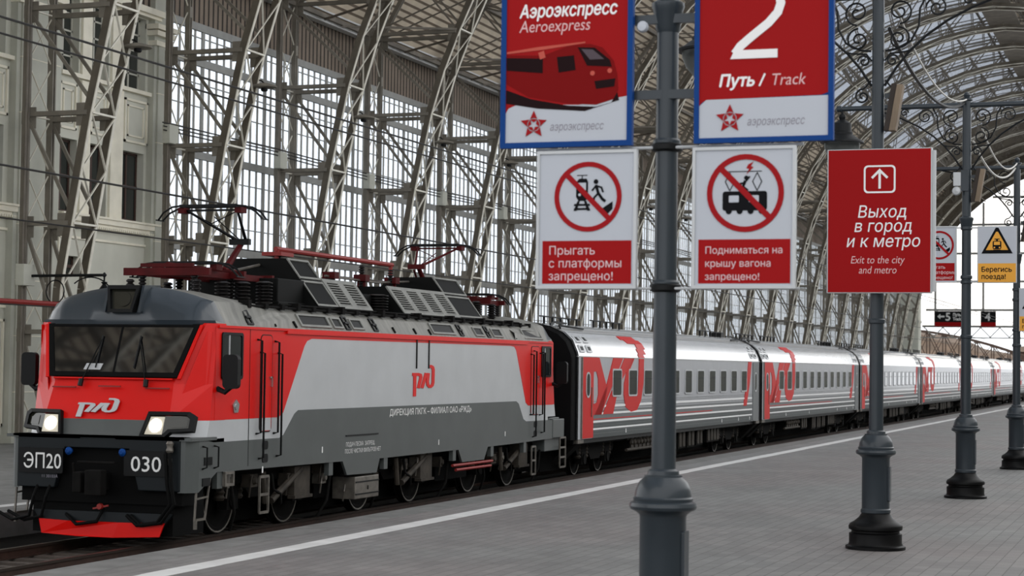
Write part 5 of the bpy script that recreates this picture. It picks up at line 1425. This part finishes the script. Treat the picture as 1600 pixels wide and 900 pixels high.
# --- yellow warning signs
def warning(x, yl, yr, zb, zt, label):
    r = sign_root('warning_sign', x, (yl+yr)/2, zb, label, group='yellow train warning signs')
    f, w, h = panel_sign(r, x, yl, yr, zb, zt, .05, M['sign_edge'])
    MB().prism([(.015,.015),(w-.015,.015),(w-.015,h-.015),(.015,h-.015)], f, 0, .004).build('white_face', M['sign_white'], r)
    MB().prism([(.02,.02),(w-.02,.02),(w-.02,.465),(.02,.465)], f, .0, .007).build('amber_panel', M['amber'], r)
    cx, by, R = w*.5, .70, .36
    tri = lambda k: [(cx-R*k, by+.29-.30*k*.97), (cx+R*k, by+.29-.30*k*.97), (cx+.03*k, by+.27+.36*k*.95), (cx-.03*k, by+.27+.36*k*.95)]
    b = MB().ring(tri(1.0), tri(.72), f, .004, .010); b.build('black_triangle', M['picto'], r)
    MB().prism(tri(.73), f, .0, .007).build('amber_triangle', M['amber'], r)
    b = MB().prism(rrect(cx-.10,cx+.10,by+.10,by+.30,.04), f, .007, .012).prism([(cx-.13,by+.04),(cx+.13,by+.04),(cx+.08,by+.09),(cx-.08,by+.09)], f, .007, .012).ribbon([(cx-.06,by+.34),(cx+.06,by+.34)], .02, f, .007, .012).prism([(cx-.02,by+.3),(cx+.02,by+.3),(cx+.02,by+.34),(cx-.02,by+.34)], f, .007, .012)
    b.build('train_pictogram', M['picto'], r)
    MB().prism([(cx-.07,by+.20),(cx+.07,by+.20),(cx+.07,by+.28),(cx-.07,by+.28)], f, .012, .013).prism(circle(cx-.06,by+.14,.02,8), f, .012, .013).prism(circle(cx+.06,by+.14,.02,8), f, .012, .013).build('pictogram_window', M['amber'], r)
    b = MB(); put_text(b, 'Берегись', .165, f, .010, .09, .265, bold=.003, xs=.95); put_text(b, 'поезда!', .165, f, .010, .09, .095, bold=.003, xs=.95)
    b.build('lettering', M['picto'], r)
warning(46.6, 4.63, 3.72, 5.30, 6.65, 'white and amber beware-of-trains sign with black triangle, on the third post')
warning(61.25, 4.82, 3.91, 4.46, 5.80, 'white and amber train warning sign on the last post, cut off by the picture edge')
for r, x, zs in ((posts[2], 46.68, (5.33, 6.62)), (posts[3], 61.33, (4.5, 5.76))):
    for z in zs:
        MB().tube([(x, 5.9 if x < 50 else 4.9, z), (x, 3.75, z)], .016, 6).build('sign_rod', M['sign_edge'], r)
        MB().lathe([(.11,-.05),(.14,-.03),(.14,.03),(.11,.05)], (x+.07, PY, z), 'z', 14).build('clamp', M['post'], r)

# ================================================================ COLUMN SPEAKERS, BOXES, CABLES
SG = 'plywood column loudspeakers on the posts'
def speaker(x, label):
    r = sign_root('post_loudspeaker', x, 4.66, 7.24, label, 'loudspeaker', SG)
    rot_ = lambda u, v, t: (x-.12+t, 4.70-u-.13*(v/.78), 7.24+v)
    MB().prism([(0,0),(.11,0),(.11,.78),(0,.78)], rot_, -.02, .22).build('cabinet', M['wood'], r, bevel=.01)
    MB().prism([(-.09,.01),(-.004,.01),(-.004,.80),(-.09,.80)], rot_, .0, .2).build('side_panel', M['wood_dark'], r)
    MB().bar((x, 4.785, 7.5), (x, 4.70, 7.5), .05, .08).bar((x, 4.785, 7.85), (x, 4.60, 7.85), .05, .08).build('bracket', M['post'], r)
speaker(32.65, 'tilted plywood column loudspeaker on the post above the red exit sign')
speaker(46.75, 'tilted plywood column loudspeaker on the post above the yellow warning sign')
speaker(61.4, 'plywood column loudspeaker on the lamp post beyond the yellow beware-of-trains sign')
r = sign_root('junction_box', 46.7, 5.1, 7.5, 'pale grey junction box with a round lamp on the third post', 'junction box')
MB().bx(46.6, 46.75, 5.02, 5.20, 7.62, 7.95).build('case', M['sign_edge'], r, bevel=.01)
MB().bx(46.6, 46.75, 4.84, 5.02, 7.5, 8.0).build('back_plate', M['post'], r)
MB().lathe([(.0,-.1),(.09,-.08),(.11,0),(.06,.03)], (46.62, 5.12, 7.5), 'x', 14).build('lamp', M['sign_edge'], r)
def sag(p, q_, d, n=14):
    p, q_ = Vector(p), Vector(q_); return [p.lerp(q_, i/n) + Vector((0,0,-d*4*(i/n)*(1-i/n))) for i in range(n+1)]
CAB = 'cables hanging between the lamp posts'
for p, q_, d, m, rr, l in (((32.7,4.72,9.0),(46.7,4.95,9.62),.55,'cable',.035,'thick black cable hanging from the exit sign post to the third post'),
                     ((32.7,4.55,9.2),(46.7,4.90,9.70),.50,'cable_pale',.018,'thin pale cable hanging beside the thick black one, above the red exit sign'),
                     ((46.8,4.75,8.7),(61.4,4.95,9.55),.55,'cable_pale',.028,'pale cable drooping from the third post towards the last post, lower of two'),
                     ((46.8,4.55,9.0),(61.4,4.90,9.7),.50,'cable_pale',.022,'pale cable drooping from the third post towards the last post, upper of two'),
                     ((18.7,4.72,9.0),(32.6,4.95,9.62),.55,'cable',.035,'thick black cable arriving at the exit sign post from above the big signs')):
    tag(MB().tube(sag(p, q_, d), rr, 6).build('hanging_cable', M[m]), l, 'cable', CAB)

# ================================================================ OVERHEAD WIRES, WALL PIPES, WALL LAMPS
WG = 'overhead wires along the hall'
def wire(y, z, rr, l, x0=-20, x1=HALL_END, dz=0): tag(MB().tube([(x0+(x1-x0)*i/12, y, z+dz*i/12) for i in range(13)], rr, 5).build('overhead_wire', M['wire']), l, 'wire', WG)
wire(YT, 6.30, .02, 'contact wire touching the raised pantographs of the locomotive')
wire(YT+.1, 8.70, .022, 'upper carrying wire crossing the arches high above the locomotive, higher of a close pair')
wire(YT+.5, 8.55, .02, 'upper carrying wire high above the locomotive, lower of a close pair')
wire(24.6, 6.3, .02, 'lower overhead wire over the track beyond the locomotive')
wire(24.6, 4.4, .015, 'lowest thin wire crossing the plastered wall beyond the locomotive')
tag(MB().tube([(-20, 36.9, 5.12), (280, 36.9, 5.05)], .09, 8).build('red_pipe', M['red_line']), 'red pipe running along the wall behind the locomotive cab', 'pipe')
for z, yy in ((12.35, 38.2), (12.5, 38.2), (12.65, 38.25)):
    tag(MB().tube([(67.0 + 218*i/22, yy, z+.08*math.sin(i*1.9)) for i in range(23)], .03, 5).build('wall_cable', M['wire']), 'cable in the bundle strung along the wall columns at mid height', 'cable', 'wall cables at mid height')
LG = 'disc lamps on the arches'
lamp_l = ['dull disc lamp on the roof arch in front of the plastered wall', 'dull disc lamp on the arch behind the raised front pantograph', 'dull disc lamp on the arch behind the front roof hood', 'dull disc lamp on the arch behind the gap between the roof hoods', 'dull disc lamp on the arch behind the rear raised pantograph']
def disc_lamp(x, l):
    y, z = 35.0, 14.3
    r = sign_root('disc_lamp', x, y, z, l, 'lamp', LG)
    MB().lathe([(.0,.14),(.15,.13),(.48,.04),(.52,0),(.50,-.04),(.2,-.06),(.0,-.06)], (x+PW, y, z), 'z', 20).build('shade', M['steel'], r)
    MB().tube([(x+PW, y, z+.12), (x+PW, y+.15, z+.25), (x+PW, y+.5, z+.3)], .03, 6).lathe([(.14,-.02),(.14,-.16),(.1,-.2)], (x+PW, y, z), 'z', 12).build('holder', M['black'], r)
for n in range(9): disc_lamp(A0+BAY*n, lamp_l[n] if n < 5 else 'dull disc lamp on one of the farther arches past the blue-framed signs')
# vertical service pipes on the first columns
for n in range(0, 6):
    x = A0+BAY*n
    lab = ['thin dark service pipes with a low box on the column before the plastered wall', 'service pipe pair with a box on the column where plaster meets glazing', 'service pipe pair with a box on the column behind the front roof hood', 'service pipe pair with a box on the column behind the rear roof hood', 'service pipe pair with a box on the column behind the rear pantograph', 'service pipe pair with a box on the column beside the no-jumping sign'][n]
    r = sign_root('service_pipe', x-.3, 38.3, .2, lab, 'pipe', 'service pipes on the columns')
    MB().tube([(x-.32, 38.3, .2), (x-.32, 38.3, 19.0)], .045, 6).tube([(x-.16, 38.3, .2), (x-.16, 38.3, 19.0)], .035, 6).build('pipe', M['steel_dark'], r)
    z = 6.0 if n == 0 else 12.1
    MB().bx(x-.6, x+.1, 38.05, 38.4, z-.25, z+.5).build('box', M['plaster_shade'], r, bevel=.02)
# scrolled lamp arm on the wall behind the locomotive roof
r = sign_root('scrolled_lamp_arm', 58.0, 37.0, 6.0, 'dark scrolled lamp arm reaching out behind the cab roof of the locomotive', 'lamp')
b = MB().tube([(57.8, 38.4, 6.1), (57.8, 35.2, 6.12)], .05, 8).lathe([(.0,-.1),(.1,0),(.0,.1)], (57.8, 35.15, 6.12), 'y', 12)
b.tube([(57.8, 35.9+.9*math.cos(t)-0.2, 5.3+.75*math.sin(t)) for t in [i*PI/16 for i in range(4, 17)]], .025, 5); b.build('arm', M['iron'], r)
b = MB().lathe([(.03,0),(.03,-.2),(.12,-.22),(.06,-.3),(.2,-.5),(.0,-.5)], (57.8, 35.15, 6.1), 'z', 12); b.build('lamp', M['iron'], r)
b = MB().tube([(57.8, 37.1+.36*math.cos(i*PI/10), 5.55+.40*math.sin(i*PI/10)) for i in range(21)], .022, 5); b.build('ring', M['iron'], r)
